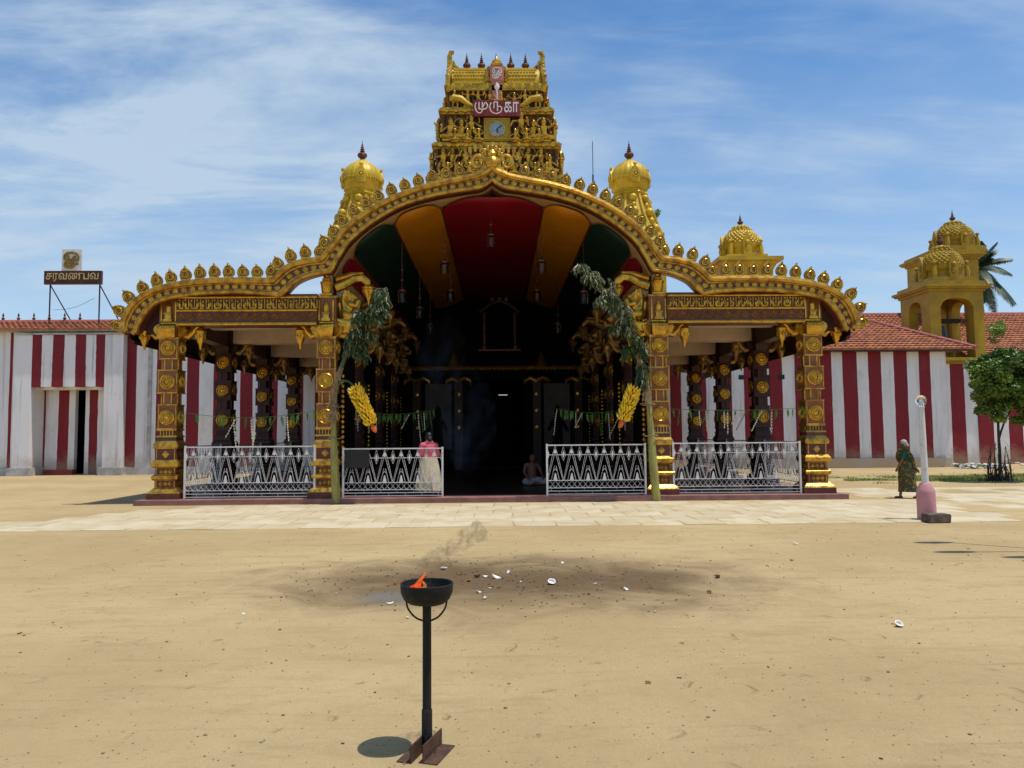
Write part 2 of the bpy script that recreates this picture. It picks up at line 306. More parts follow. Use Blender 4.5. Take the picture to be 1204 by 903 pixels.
# ------------------------------------------------------------------ mesh helpers
class MB:
    def __init__(s): s.v = []; s.f = []; s.m = []; s.T = None
    def add(s, vs, fs, m=0):
        o = len(s.v)
        s.v += [tuple(s.T @ Vector(p)) for p in vs] if s.T is not None else [tuple(p) for p in vs]
        for f in fs: s.f.append([i + o for i in f]); s.m.append(m)
    def box(s, x0, x1, y0, y1, z0, z1, m=0):
        s.add([(x0,y0,z0),(x1,y0,z0),(x1,y1,z0),(x0,y1,z0),(x0,y0,z1),(x1,y0,z1),(x1,y1,z1),(x0,y1,z1)],
              [(3,2,1,0),(4,5,6,7),(0,1,5,4),(1,2,6,5),(2,3,7,6),(3,0,4,7)], m)
    def cbox(s, c, d, m=0): s.box(c[0]-d[0]/2, c[0]+d[0]/2, c[1]-d[1]/2, c[1]+d[1]/2, c[2]-d[2]/2, c[2]+d[2]/2, m)
    def sq(s, z0, z1, w0, w1, m=0, cx=0, cy=0):
        a, b = w0/2, w1/2
        s.add([(cx-a,cy-a,z0),(cx+a,cy-a,z0),(cx+a,cy+a,z0),(cx-a,cy+a,z0),(cx-b,cy-b,z1),(cx+b,cy-b,z1),(cx+b,cy+b,z1),(cx-b,cy+b,z1)],
              [(3,2,1,0),(4,5,6,7),(0,1,5,4),(1,2,6,5),(2,3,7,6),(3,0,4,7)], m)
    def prism(s, poly, y0, y1, m=0):        # polygon in xz, extruded along y
        n = len(poly)
        s.add([(x,y0,z) for x,z in poly] + [(x,y1,z) for x,z in poly],
              [tuple(range(n)), tuple(range(2*n-1, n-1, -1))] + [((i+1)%n, i, n+i, n+(i+1)%n) for i in range(n)], m)
    def lathe(s, prof, n=16, c=(0,0,0), m=0, rot=None, sx=1, sy=1, ph=0.0, rib=0.0, nr=0):
        vs = []; fs = []
        for r, z in prof:
            for k in range(n):
                a = 2*PI*k/n + ph
                rr = r * (1 + (rib*math.cos(nr*a) if nr else 0))
                p = Vector((rr*math.cos(a)*sx, rr*math.sin(a)*sy, z))
                if rot is not None: p = rot @ p
                vs.append((p.x+c[0], p.y+c[1], p.z+c[2]))
        for i in range(len(prof)-1):
            for k in range(n):
                fs.append((i*n+k, i*n+(k+1)%n, (i+1)*n+(k+1)%n, (i+1)*n+k))
        fs.append(tuple(range(n-1, -1, -1))); fs.append(tuple((len(prof)-1)*n+k for k in range(n)))
        s.add(vs, fs, m)
    def ball(s, c, r, nu=8, nv=6, m=0):
        if not isinstance(r, tuple): r = (r, r, r)
        vs = [(c[0], c[1], c[2]-r[2])]
        for i in range(1, nv):
            a = -PI/2 + PI*i/nv
            for k in range(nu):
                q = 2*PI*k/nu
                vs.append((c[0]+r[0]*math.cos(a)*math.cos(q), c[1]+r[1]*math.cos(a)*math.sin(q), c[2]+r[2]*math.sin(a)))
        vs.append((c[0], c[1], c[2]+r[2])); fs = []
        for k in range(nu): fs.append((0, 1+(k+1)%nu, 1+k))
        for i in range(nv-2):
            for k in range(nu): fs.append((1+i*nu+k, 1+i*nu+(k+1)%nu, 1+(i+1)*nu+(k+1)%nu, 1+(i+1)*nu+k))
        e = len(vs)-1; b0 = 1+(nv-2)*nu
        for k in range(nu): fs.append((b0+k, b0+(k+1)%nu, e))
        s.add(vs, fs, m)
    def tube(s, path, r, n=8, m=0, closed=False, flat=None):
        P = [Vector(p) for p in path]; k0 = len(P)
        vs = []; fs = []; up = None
        for i in range(k0):
            if closed: d = (P[(i+1)%k0]-P[i-1])
            else: d = P[min(i+1,k0-1)]-P[max(i-1,0)]
            d.normalize()
            if up is None: up = Vector((0,1,0)) if abs(d.y) < 0.9 else Vector((0,0,1))
            sdv = d.cross(up); sdv.normalize(); up2 = sdv.cross(d); up = up2
            rr = r[i] if isinstance(r, (list, tuple)) else r
            for k in range(n):
                a = 2*PI*k/n
                vs.append(P[i] + sdv*(math.cos(a)*rr) + up2*(math.sin(a)*rr*(flat or 1)))
        for i in range(k0 if closed else k0-1):
            j = (i+1) % k0
            for k in range(n): fs.append((i*n+k, i*n+(k+1)%n, j*n+(k+1)%n, j*n+k))
        if not closed:
            fs.append(tuple(range(n-1,-1,-1))); fs.append(tuple((k0-1)*n+k for k in range(n)))
        s.add(vs, fs, m)
    def mesh(s, name, mats, smooth=35):
        me = bpy.data.meshes.new(name)
        me.from_pydata(s.v, [], s.f)
        for mm in (mats if isinstance(mats, (list, tuple)) else [mats]): me.materials.append(MATS[mm])
        me.polygons.foreach_set('material_index', s.m)
        bm = bmesh.new(); bm.from_mesh(me); bmesh.ops.recalc_face_normals(bm, faces=bm.faces); bm.to_mesh(me); bm.free()
        if smooth:
            me.polygons.foreach_set('use_smooth', [True]*len(me.polygons))
            me.set_sharp_from_angle(angle=R(smooth))
        me.update()
        return me
WL = {}
def obj(name, me, parent=None, loc=(0,0,0), rotz=0.0, scale=None, rot=None):
    o = bpy.data.objects.new(name, me); COL.objects.link(o)
    loc = Vector(loc); WL[o.name] = loc
    if parent is not None:
        o.parent = parent; o.location = loc - WL[parent.name]
    else: o.location = loc
    o.rotation_euler = rot if rot is not None else (0, 0, rotz)
    if scale is not None: o.scale = scale if isinstance(scale, tuple) else (scale,)*3
    return o
def tag(o, label=None, cat=None, group=None, kind=None):
    if label: o['label'] = label
    if cat: o['category'] = cat
    if group: o['group'] = group
    if kind: o['kind'] = kind
    return o
def thing(name, loc, label, cat, group=None): return tag(obj(name, None, None, loc), label, cat, group)
def world_part(name, mb, mats, parent, smooth=35):
    """part whose mesh was laid out in world metres"""
    me = mb.mesh(name, mats, smooth)
    o = obj(name, me, parent, (0,0,0)); return o
def copy_tree(o, parent=None):
    c = o.copy(); COL.objects.link(c); c.parent = parent; WL[c.name] = Vector(WL[o.name])
    for ch in list(o.children): copy_tree(ch, c)
    return c
def spline(pts, n):
    """Catmull-Rom through pts, n samples at even arc length"""
    P = [Vector(p) for p in pts]; P = [P[0]*2-P[1]] + P + [P[-1]*2-P[-2]]
    out = []
    for i in range(1, len(P)-2):
        for k in range(16):
            u = k/16; a, b, c, d = P[i-1], P[i], P[i+1], P[i+2]
            out.append(0.5*((2*b)+(c-a)*u+(2*a-5*b+4*c-d)*u*u+(3*b-a-3*c+d)*u**3))
    out.append(P[-2])
    cum = [0]
    for i in range(1, len(out)): cum.append(cum[-1]+(out[i]-out[i-1]).length)
    res = []; j = 0
    for k in range(n):
        s_ = cum[-1]*k/(n-1)
        while j < len(cum)-2 and cum[j+1] < s_: j += 1
        u = (s_-cum[j])/max(1e-9, cum[j+1]-cum[j]); res.append(out[j].lerp(out[j+1], min(1, u)))
    return res
def remesh_blob(mb, name, mats, voxel, sm=4):
    """union of overlapping pieces as one continuous skin"""
    me = mb.mesh(name + '_raw', mats, 0)
    o = bpy.data.objects.new('tmp', me); COL.objects.link(o)
    md = o.modifiers.new('r', 'REMESH'); md.mode = 'VOXEL'; md.voxel_size = voxel
    if sm:
        ms = o.modifiers.new('s', 'SMOOTH'); ms.iterations = sm; ms.factor = 0.5
    dg = bpy.context.evaluated_depsgraph_get(); dg.update()
    res = bpy.data.meshes.new_from_object(o.evaluated_get(dg))
    res.name = name
    bpy.data.objects.remove(o); bpy.data.meshes.remove(me)
    res.polygons.foreach_set('use_smooth', [True]*len(res.polygons))
    res.materials.clear()
    for mm in (mats if isinstance(mats, (list, tuple)) else [mats]): res.materials.append(MATS[mm])
    return res
def capsule(mb, a, b, ra, rb, n=10, m=0):
    a = Vector(a); b = Vector(b)
    mb.ball(a, ra, n, 6, m); mb.ball(b, rb, n, 6, m)
    mb.tube([a, a.lerp(b, .5), b], [ra, (ra+rb)/2, rb], n, m)
def text_mesh(body, name, m, size, extrude, offset=0.0):
    c = bpy.data.curves.new(name, 'FONT'); c.body = body; c.size = size; c.extrude = extrude; c.offset = offset
    c.align_x = 'CENTER'; c.align_y = 'CENTER'; c.resolution_u = 3
    o = bpy.data.objects.new('tmp', c); COL.objects.link(o)
    dg = bpy.context.evaluated_depsgraph_get(); dg.update()
    me = bpy.data.meshes.new_from_object(o.evaluated_get(dg)); me.name = name
    bpy.data.objects.remove(o); bpy.data.curves.remove(c)
    xs = [v.co.x for v in me.vertices]; ys = [v.co.y for v in me.vertices]
    cx, cy = (min(xs)+max(xs))/2, (min(ys)+max(ys))/2
    for v in me.vertices: v.co.x -= cx; v.co.y -= cy
    me.materials.clear(); me.materials.append(MATS[m])
    me['w'] = max(xs)-min(xs); me['h'] = max(ys)-min(ys)
    return me

# ------------------------------------------------------------------ ground and paving
mb = MB()
GX = [-700,-200,-60] + [x*1.0 for x in range(-30, 31, 2)] + [60,200,700]
GY = [-200,-60,-20] + [y*1.0 for y in range(-6, 40, 2)] + [60,150,400,1200]
vs = [(x, y, 0.0) for y in GY for x in GX]; nx = len(GX)
mb.add(vs, [(j*nx+i, j*nx+i+1, (j+1)*nx+i+1, (j+1)*nx+i) for j in range(len(GY)-1) for i in range(nx-1)])
tag(obj('ground', mb.mesh('ground', 'sand')), kind='structure')

mb = MB(); mb.box(-7.0, 9.2, 13.55, 18.4, -0.1, 0.004); mb.box(9.2, 16.0, 15.2, 21.0, -0.1, 0.0035)
pav = tag(obj('pavement', mb.mesh('pavement', 'sand'), None, (0, 0, 0)), kind='structure')
slab_meshes = []
for q in range(4):
    mb = MB(); rr = random.Random(q)
    a = 0.365; h = 0.012
    P = [(-a, -a), (a, -a), (a, a), (-a, a)]
    P = [(x + rr.uniform(-.02, .02), y + rr.uniform(-.02, .02)) for x, y in P]
    I = [(x*.965, y*.965) for x, y in P]
    mb.add([(x, y, -0.05) for x, y in P] + [(x, y, h*.5) for x, y in P] + [(x, y, h) for x, y in I],
           [(i, (i+1) % 4, 4+(i+1) % 4, 4+i) for i in range(4)] + [(4+i, 4+(i+1) % 4, 8+(i+1) % 4, 8+i) for i in range(4)] + [(8, 9, 10, 11)])
    slab_meshes.append(mb.mesh('paving_slab', ['slab', 'slab_pale', 'slab', 'slab_pale'][q], 0))
cnt = 0
for j in range(11):
    y = 13.85 + j*0.75
    for i in range(-19, 24):
        x = i*0.75 + (0.375 if j % 2 else 0)
        if y < 18.0: ok = y < 14.5+(x+9.5)*1.3 and x < 9.4 or (y < 14.3 and x < -8)
        else: ok = 9.0 < x < 15.5
        if 9.4 <= x and y < 18.0 and y > 15.5 and x < 14.5: ok = True
        if not ok or (x > 9.6 and random.random() < .35) or (x < -7 and y > 14.4 and random.random() < .2): continue
        cnt += 1
        o = obj('paving_slab', slab_meshes[random.randrange(4)], pav, (x, y, -0.002 + random.uniform(-.003, .003)), rotz=random.choice((0, PI/2, PI)) + random.uniform(-.015, .015))
        o.rotation_euler[0] = random.uniform(-.006, .006); o.rotation_euler[1] = random.uniform(-.006, .006)

# ------------------------------------------------------------------ porch: arch profile (half, metres from the axis)
OUT_A = [(8.80, 4.12), (8.92, 4.22), (8.87, 4.48), (8.72, 4.78), (8.42, 5.03), (8.05, 5.19), (7.55, 5.30), (6.85, 5.37), (6.03, 5.385), (5.58, 5.375), (5.33, 5.39)]
OUT_B = [(5.33, 5.39), (5.11, 5.61), (4.86, 5.77), (4.52, 5.85), (4.16, 5.89)]
OUT_C = [(4.16, 5.89), (3.90, 6.25), (3.48, 6.75), (2.93, 7.14), (2.38, 7.42), (1.82, 7.63), (1.28, 7.77), (0.72, 7.88), (0.33, 7.98), (0.11, 8.09), (0.0, 8.18)]
IN_A = [(8.66, 4.10), (8.56, 4.16), (8.50, 4.36), (8.30, 4.66), (8.04, 4.88), (7.48, 5.01), (6.85, 5.07), (6.03, 5.085), (5.34, 5.03), (5.15, 4.98)]
IN_B = [(5.15, 4.98), (4.99, 5.12), (4.79, 5.32), (4.50, 5.46), (4.20, 5.54), (3.94, 5.57)]
IN_C = [(3.94, 5.57), (3.88, 5.66), (3.73, 5.95), (3.46, 6.35), (2.93, 6.80), (2.27, 7.19), (1.55, 7.43), (0.71, 7.59), (0.27, 7.66), (0.0, 7.84)]
NA, NB, NC = 40, 16, 44
def v3(p): return [(x, 0, z) for x, z in p]
oA, oB, oC = spline(v3(OUT_A), NA), spline(v3(OUT_B), NB), spline(v3(OUT_C), NC)
iA, iB, iC = spline(v3(IN_A), NA), spline(v3(IN_B), NB), spline(v3(IN_C), NC)
outer = oA + oB[1:] + oC[1:]; inner = iA + iB[1:] + iC[1:]
YF = 18.40
def band(u): return [a.lerp(b_, u) for a, b_ in zip(outer, inner)]
def full(line, y): return [(p.x, y, p.z) for p in line] + [(-p.x, y, p.z) for p in reversed(line[:-1])]

porch = thing('temple_porch', (0, 18.9, 0), 'wide gilded temple porch with a great arched front and colourful vault', 'temple porch')
# platform
mb = MB(); mb.box(-8.45, 8.45, 18.22, 33.3, 0.0, 0.12)
world_part('platform', mb, 'platform_red', porch)
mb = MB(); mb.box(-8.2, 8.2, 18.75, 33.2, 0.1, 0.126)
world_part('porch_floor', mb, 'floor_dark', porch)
# fascia plate
mb = MB()
fo, fi = full(outer, 0), full(inner, 0); n = len(fo)
vs = [(p[0], YF+.05, p[2]) for p in fo] + [(p[0], YF+.05, p[2]) for p in fi] + [(p[0], YF+.40, p[2]) for p in fo] + [(p[0], YF+.40, p[2]) for p in fi]
fs = []
for i in range(n-1):
    fs += [(i, i+1, n+i+1, n+i), (2*n+i, 3*n+i, 3*n+i+1, 2*n+i+1), (i, 2*n+i, 2*n+i+1, i+1), (n+i, n+i+1, 3*n+i+1, 3*n+i)]
fs += [(0, n, 3*n, 2*n), (n-1, 2*n-1+2*n-n+0, 3*n-1, 2*n-1)] if False else [(0, n, 3*n, 2*n), (n-1, 3*n-1, 4*n-1, 2*n-1)]
mb.add(vs, fs)
fascia = world_part('arch_fascia', mb, 'maroon', porch)
mb = MB()
mb.tube(full(band(0.05), YF+.03), 0.085, 8)
mb.tube(full(band(0.30), YF+.04), 0.028, 6)
world_part('outer_moulding', mb, 'old_gold', fascia)
mb = MB()
mb.tube(full(band(0.95), YF+.03), 0.065, 8)
mb.tube(full(band(0.76), YF+.04), 0.024, 6)
world_part('inner_moulding', mb, 'old_gold', fascia)
# row of rosettes in the frieze (small discs)
mb = MB()
mid = full(band(0.53), YF+.05)
acc = 0; last = Vector(mid[0]); step = 0.205; k = 0
for p in mid[1:]:
    p = Vector(p); dd = (p-last).length; pos = 0
    while acc + (dd-pos) >= step:
        pos += step-acc; acc = 0; q = last.lerp(p, pos/dd); k += 1
        mb.lathe([(0.068, 0.0), (0.068, 0.02), (0.05, 0.028), (0.042, 0.014), (0.022, 0.014), (0.018, 0.034), (0.004, 0.036)], 10, tuple(q), 0, rot=Matrix.Rotation(PI/2, 3, 'X'))
    acc += dd-pos; last = p
tag(world_part('frieze_rosettes', mb, 'gold', fascia), kind='stuff')

# scroll finial
def scroll_mesh():
    mb = MB()
    poly = [(-.10, 0), (.10, 0), (.125, .06), (.185, .12), (.20, .20), (.175, .28), (.12, .345), (.075, .39), (.05, .45), (.035, .52), (-.02, .455), (-.07, .395), (-.13, .345), (-.185, .27), (-.20, .19), (-.18, .11), (-.12, .06)]
    mb.prism(poly, -.01, .06, 1)
    sp_ = []; rs = []
    for i in range(36):
        a = -PI*.52 + i/35*PI*2.9; r_ = .150*(1-i/35*.62)
        sp_.append((math.cos(a)*r_, -.025-.02*i/35, .195+math.sin(a)*r_*1.05)); rs.append(.034*(1-.35*i/35))
    mb.tube(sp_, rs, 7)
    mb.tube(spline([(-.12, -.03, .30), (-.08, -.035, .37), (-.01, -.035, .42), (.035, -.03, .51)], 10), [.035, .045, .04, .036, .03, .028, .024, .02, .014, .006], 6)
    mb.tube(spline([(.15, -.03, .27), (.10, -.035, .35), (.05, -.035, .40)], 8), [.03]*6+[.02, .01], 6)
    for s_ in (-1, 1): mb.tube(spline([(0, -.03, .03), (s_*.08, -.035, .02), (s_*.14, -.035, .06), (s_*.13, -.035, .10)], 8), [.04]*5+[.03, .025, .015], 6)
    return mb.mesh('scroll_finial', ['gold', 'bronze'])
scroll = scroll_mesh()
def along(line, step, start):
    res = []; acc = step-start
    for a, b_ in zip(line[:-1], line[1:]):
        dd = (b_-a).length; pos = 0
        while acc+(dd-pos) >= step:
            pos += step-acc; acc = 0; d = (b_-a).normalized()
            res.append((a.lerp(b_, pos/dd), d))
        acc += dd-pos
    return res
for seg, st_, step in ((oA, .10, .345), (oB, .26, .335), (oC, .26, .345)):
    for p, d in along(seg, step, st_):
        if p.x < 0.62: continue
        ang = math.atan2(-d.z, -d.x) if d.x < 0 else 0
        tilt = math.atan2(d.z, -d.x); tilt = tilt*.8 if seg is oA and tilt > .6 else tilt*.4
        tilt = max(0, min(1.25, tilt))
        for s_ in (1, -1):
            nrm = Vector((d.z, 0, -d.x))
            o = obj('scroll_finial', scroll, fascia, (s_*(p.x + .05*abs(nrm.x)), YF+.12, p.z+.07), scale=(s_*.72, .8, random.uniform(.68, .78)))
            o.rotation_euler = (0, s_*tilt + random.uniform(-.04, .04), 0)
# crown ornament at the apex
mb = MB()
mb.lathe([(.05, 0), (.16, .04), (.22, .14), (.2, .24), (.12, .32), (.16, .38), (.10, .47), (.04, .55), (.01, .62)], 14, (0, YF+.1, 8.12), 0)
for s_ in (-1, 1):
    pth = []; rs = []
    for i in range(26):
        a = -PI*.5 + i/25*PI*2.3; r_ = .26*(1-i/25*.65)
        pth.append((s_*(.36-math.cos(a)*r_*.9), YF+.06, 8.28+math.sin(a)*r_)); rs.append(.06*(1-.4*i/25))
    mb.tube(pth, rs, 8)
    for k in range(5):
        a = PI*(.1+.18*k); mb.ball((s_*(.38+math.cos(a)*.25), YF+.06, 8.36+math.sin(a)*.3), (.05, .05, .1), 6, 5)
for k in range(9):
    a = PI*k/8; mb.ball((math.cos(a)*.26, YF+.05, 8.36+math.sin(a)*.30), (.06, .05, .075), 7, 5)
world_part('apex_crest', mb, 'gold', fascia)

# vault shell (closed roof) and side roofs
def shell(mb, line, off, th, y0, y1, mirror):
    a = [Vector((p.x, 0, p.z-off)) for p in line]
    for s_ in ((1, -1) if mirror else (1,)):
        k = len(a)
        vs = [(s_*p.x, y0, p.z) for p in a]+[(s_*p.x, y1, p.z) for p in a]+[(s_*p.x, y0, p.z-th) for p in a]+[(s_*p.x, y1, p.z-th) for p in a]
        fs = []
        for i in range(k-1):
            fs += [(i, i+1, k+i+1, k+i), (2*k+i, 3*k+i, 3*k+i+1, 2*k+i+1), (i, 2*k+i, 2*k+i+1, i+1), (k+i, k+i+1, 3*k+i+1, 3*k+i)]
        fs += [(0, k, 3*k, 2*k), (k-1, 3*k-1, 4*k-1, 2*k-1)]
        mb.add(vs, fs)
YB = 32.6
mb = MB(); shell(mb, oC, .10, .12, YF+.42, YB, True)
for s_ in (-1, 1): mb.box(min(s_*4.14, s_*3.98), max(s_*4.14, s_*3.98), YF+.42, YB, 5.0, 5.85)
world_part('vault_roof', mb, 'cream', porch)
for s_ in (1, -1):
    mb = MB(); shell(mb, [Vector((s_*p.x, 0, p.z)) for p in oA[:-1]], .16, .08, YF+.42, YB, False)
    world_part('eave_roof', mb, 'dark_maroon', porch)
# padded colour stripes of the vault
sect = [Vector((p.x, 0, p.z-.07)) for p in iC]
def sect_at(x):
    for a, b_ in zip(sect[:-1], sect[1:]):
        if b_.x <= x <= a.x: return a.lerp(b_, (a.x-x)/max(1e-6, a.x-b_.x)).z
    return sect[-1].z if x < 1 else sect[0].z
def vault_panel(x0, x1, mname, ystart, mirror=1):
    mb = MB(); nu, nv = 18, 30; vs = []
    for j in range(nv+1):
        for i in range(nu+1):
            u = i/nu; x = x0+(x1-x0)*u
            e = 1-(abs(2*u-1))**5
            z = sect_at(abs(x)) if abs(x) > .45 else sect_at(.45)
            yy0 = ystart + .55*(abs(2*u-1)**4)
            bill = .13*(1-(2*u-1)**2)
            v = j/nv; y = yy0+(YB-yy0)*(v**1.7)
            lip = min(1.0, (y-yy0)/.35)
            vs.append((mirror*x, y, z-.02-bill*math.sqrt(max(0, 1-(1-lip)**2))))
    mb.add(vs, [(j*(nu+1)+i, j*(nu+1)+i+1, (j+1)*(nu+1)+i+1, (j+1)*(nu+1)+i) for j in range(nv) for i in range(nu)])
    return world_part('vault_stripe', mb, mname, porch, 60)
vault_panel(-1.28, 1.28, 'vault_red', 18.82)
for s_ in (1, -1):
    vault_panel(1.33, 2.50, 'vault_orange', 18.82, s_)
    vault_panel(2.54, 3.52, 'vault_green', 18.82, s_)
    vault_panel(3.56, 3.83, 'vault_red', 19.1, s_)
mb = MB()          # gilt ribs between the stripes
for x in (1.305, 2.52, 3.54):
    for s_ in (1, -1): mb.tube([(s_*x, 19.35, sect_at(x)+.0), (s_*x, YB, sect_at(x)+.0)], .03, 6)
world_part('vault_rib', mb, 'maroon', porch)
# vault underside lining above the stripes
mb = MB()
k = len(iC); a = [(p.x, p.z-.03) for p in iC]; a = a + [(-x, z) for x, z in reversed(a[:-1])]
mb.add([(x, YF+.35, z) for x, z in a]+[(x, YB, z) for x, z in a], [(i, i+1, len(a)+i+1, len(a)+i) for i in range(len(a)-1)])
world_part('vault_lining', mb, 'lining_tan', porch, 60)

# front beams of the side bays with gilt frieze
for s_ in (1, -1):
    mb = MB(); X0, X1 = sorted((s_*4.28, s_*7.66))
    mb.box(X0, X1, 18.56, 19.08, 4.30, 5.06)
    beam = world_part('front_beam', mb, 'maroon', porch)
    mb = MB()
    for z, r_ in ((4.33, .045), (4.66, .035), (4.98, .035)): mb.tube([(X0, 18.54, z), (X1, 18.54, z)], r_, 8)
    world_part('beam_moulding', mb, 'gold', beam)
    mb = MB(); nfig = 24
    for i in range(nfig):
        x = X0+(i+.5)*(X1-X0)/nfig; h = random.uniform(.17, .22)
        mb.ball((x, 18.54, 4.70+h*.4), (.035, .03, h*.42), 6, 5)
        mb.ball((x+random.uniform(-.01, .01), 18.53, 4.70+h), (.026, .026, .03), 6, 4)
        mb.ball((x+random.choice((-1, 1))*.04, 18.53, 4.72+h*.5), (.018, .02, .06), 5, 4)
        mb.ball((x+random.choice((-1, 1))*.035, 18.53, 4.72), (.05, .03, .03), 5, 4)
        mb.box(x+.066, x+.08, 18.53, 18.57, 4.70, 4.93)
    tag(world_part('figure_frieze', mb, 'gold', beam), kind='stuff')
    mb = MB(); nd = 15
    for i in range(nd):
        x = X0+(i+.5)*(X1-X0)/nd; z = 4.5
        for q in (1, .5):
            P = [(x-.1*q, 18.55, z), (x, 18.55, z+.095*q), (x+.1*q, 18.55, z), (x, 18.55, z-.095*q)]
            mb.tube(P, .012, 4, closed=True)
    tag(world_part('diamond_trim', mb, 'gold', beam), kind='stuff')
    # plate closing the end of the eave beside the outer column
    mb = MB()
    pl = [(p.x, p.z) for p in iA if p.x > 7.5]
    pl = pl + [(7.5, 4.98), (7.5, 4.3), (8.3, 4.12)]
    mb.prism([(s_*x, z) for x, z in pl], 18.80, 19.0)
    world_part('eave_end', mb, 'dark_maroon', porch)
# aisle ceilings and their beams
for s_ in (1, -1):
    X0, X1 = sorted((s_*4.1, s_*8.45))
    mb = MB(); mb.box(X0, X1, 19.1, 33.2, 4.74, 4.95)
    world_part('aisle_ceiling', mb, 'cream', porch)
    for k in range(1, 5):
        y = 18.9+3.75*k-(.4 if k == 4 else 0)
        mb = MB(); X2, X3 = sorted((s_*4.35, s_*7.65)); mb.box(X2, X3, y-.18, y+.18, 4.32, 4.738)
        world_part('cross_beam', mb, 'cream', porch)
    y = 18.9+1.9
    mb = MB(); mb.box(X2, X3, y-.12, y+.12, 4.5, 4.738); world_part('cross_beam', mb, 'cream', porch)
    for x in (4.1, 7.9):
        mb = MB(); mb.box(s_*x-.17, s_*x+.17, 19.3, 33.1, 4.22, 4.735)
        world_part('side_beam', mb, 'dark_maroon', porch)

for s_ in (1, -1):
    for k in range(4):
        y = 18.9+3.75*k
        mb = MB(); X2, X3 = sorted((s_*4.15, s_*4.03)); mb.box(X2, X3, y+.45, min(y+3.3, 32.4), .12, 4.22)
        world_part('dimming_wall', mb, 'interior_dark', porch)  # added dark walls between the inner columns, keeping light out of the nave
# ---- columns (local metres, front is -Y)
def rot_z(k): return Matrix.Rotation(k*PI/2, 4, 'Z')
mb = MB()
for z0, z1, w0, w1 in ((.12, .26, .86, .86), (.38, .58, .56, .56), (.66, .88, .54, .54), (1.04, 1.34, .57, .57), (1.5, 1.80, .52, .44)): mb.sq(z0, z1, w0, w1, 0)
for z0, z1, w_ in ((1.80, 2.38, .49), (2.68, 3.22, .52), (3.50, 4.02, .50), (4.28, 5.02, .52)): mb.sq(z0, z1, w_, w_, 1)
mb.lathe([(.235, 2.36), (.235, 2.70)], 8, ph=PI/8, m=1); mb.lathe([(.235, 3.20), (.235, 3.52)], 8, ph=PI/8, m=1); mb.lathe([(.22, 4.0), (.26, 4.3)], 8, ph=PI/8, m=1)
column_me = mb.mesh('column', ['maroon', 'shaft_brown'])
def base_mould():
    mb = MB()
    for z0, z1, w0, w1 in ((.26, .30, .86, .80), (.30, .40, .78, .56), (.56, .60, .60, .69), (.60, .66, .69, .69), (.66, .72, .69, .56), (.86, .90, .60, .71), (.90, .99, .71, .71), (.99, 1.06, .69, .58), (1.32, 1.37, .62, .66), (1.37, 1.45, .66, .62), (1.45, 1.53, .60, .50), (1.60, 1.64, .55, .53)): mb.sq(z0, z1, w0, w1)
    for k in range(4):
        mb.T = rot_z(k)
        for z, q, w_ in ((.48, .07, .28), (.77, .07, .27), (1.19, .10, .285)):
            for dx in ((0,) if q > .08 else (-.12, 0, .12)):
                mb.lathe([(q, 0), (q*.6, .02), (.004, .035)], 4, (dx, -w_+.0, z), rot=Matrix.Rotation(PI/2, 3, 'X'))
        for dx in (-.24, .24):
            for z0, z1, w_ in ((.40, .56, .285), (.72, .86, .275), (1.06, 1.32, .29)): mb.box(dx-.012, dx+.012, -w_, -w_+.02, z0, z1)
    return mb
def shaft_mould():
    mb = MB()
    for z0, z1, w0, w1 in ((1.76, 1.82, .53, .53), (2.37, 2.40, .52, .52), (2.66, 2.69, .55, .55), (3.21, 3.24, .55, .55), (3.49, 3.52, .53, .53), (3.98, 4.03, .54, .54), (4.27, 4.32, .62, .58), (4.98, 5.03, .58, .58)): mb.sq(z0, z1, w0, w1)
    for k in range(4):
        mb.T = rot_z(k)
        for z0, z1, w_ in ((1.82, 2.37, .49), (2.70, 3.20, .52), (3.53, 3.97, .50)):
            for sx in (-1, 1): mb.box(sx*(w_/2-.02)-.009, sx*(w_/2-.02)+.009, -w_/2-.010, -w_/2+.002, z0, z1)
        for z0, z1 in ((2.40, 2.66), (3.24, 3.49)):
            for sx in (-.1, .1): mb.box(sx-.016, sx+.016, -.232, -.20, z0, z1)
        for dx in (-.16, -.08, 0, .08, .16): mb.box(dx-.010, dx+.010, -.258, -.2, 1.64, 1.78)
    mb.T = None; mb.box(-.02, .02, -.02, .02, 1.78, 5.0)
    return mb
base_me = base_mould().mesh('base_moulding', 'old_gold'); shaft_me = shaft_mould().mesh('shaft_moulding', 'old_gold')
base_shaded = base_mould().mesh('base_moulding', 'dark_maroon'); shaft_shaded = shaft_mould().mesh('shaft_moulding', 'dark_maroon')
column_shaded = column_me.copy(); column_shaded.materials.clear(); [column_shaded.materials.append(MATS['dark_maroon']) for _ in range(2)]  # rear columns get a darker coat, the porch's shade put into the colour
def medallion_mesh():
    mb = MB(); rt = Matrix.Rotation(PI/2, 3, 'X')
    mb.lathe([(.205, 0), (.205, .03), (.18, .05), (.155, .03), (.15, .018)], 20, rot=rt)
    for k in range(12):
        a = 2*PI*k/12; mb.ball((math.cos(a)*.105, -.025, math.sin(a)*.105), (.034, .03, .034), 6, 4)
    mb.lathe([(.06, .015), (.055, .045), (.02, .06), (.003, .062)], 12, rot=rt)
    return mb.mesh('medallion', 'gold')
med = medallion_mesh()
mb = MB()     # capital: fluted bell on each face
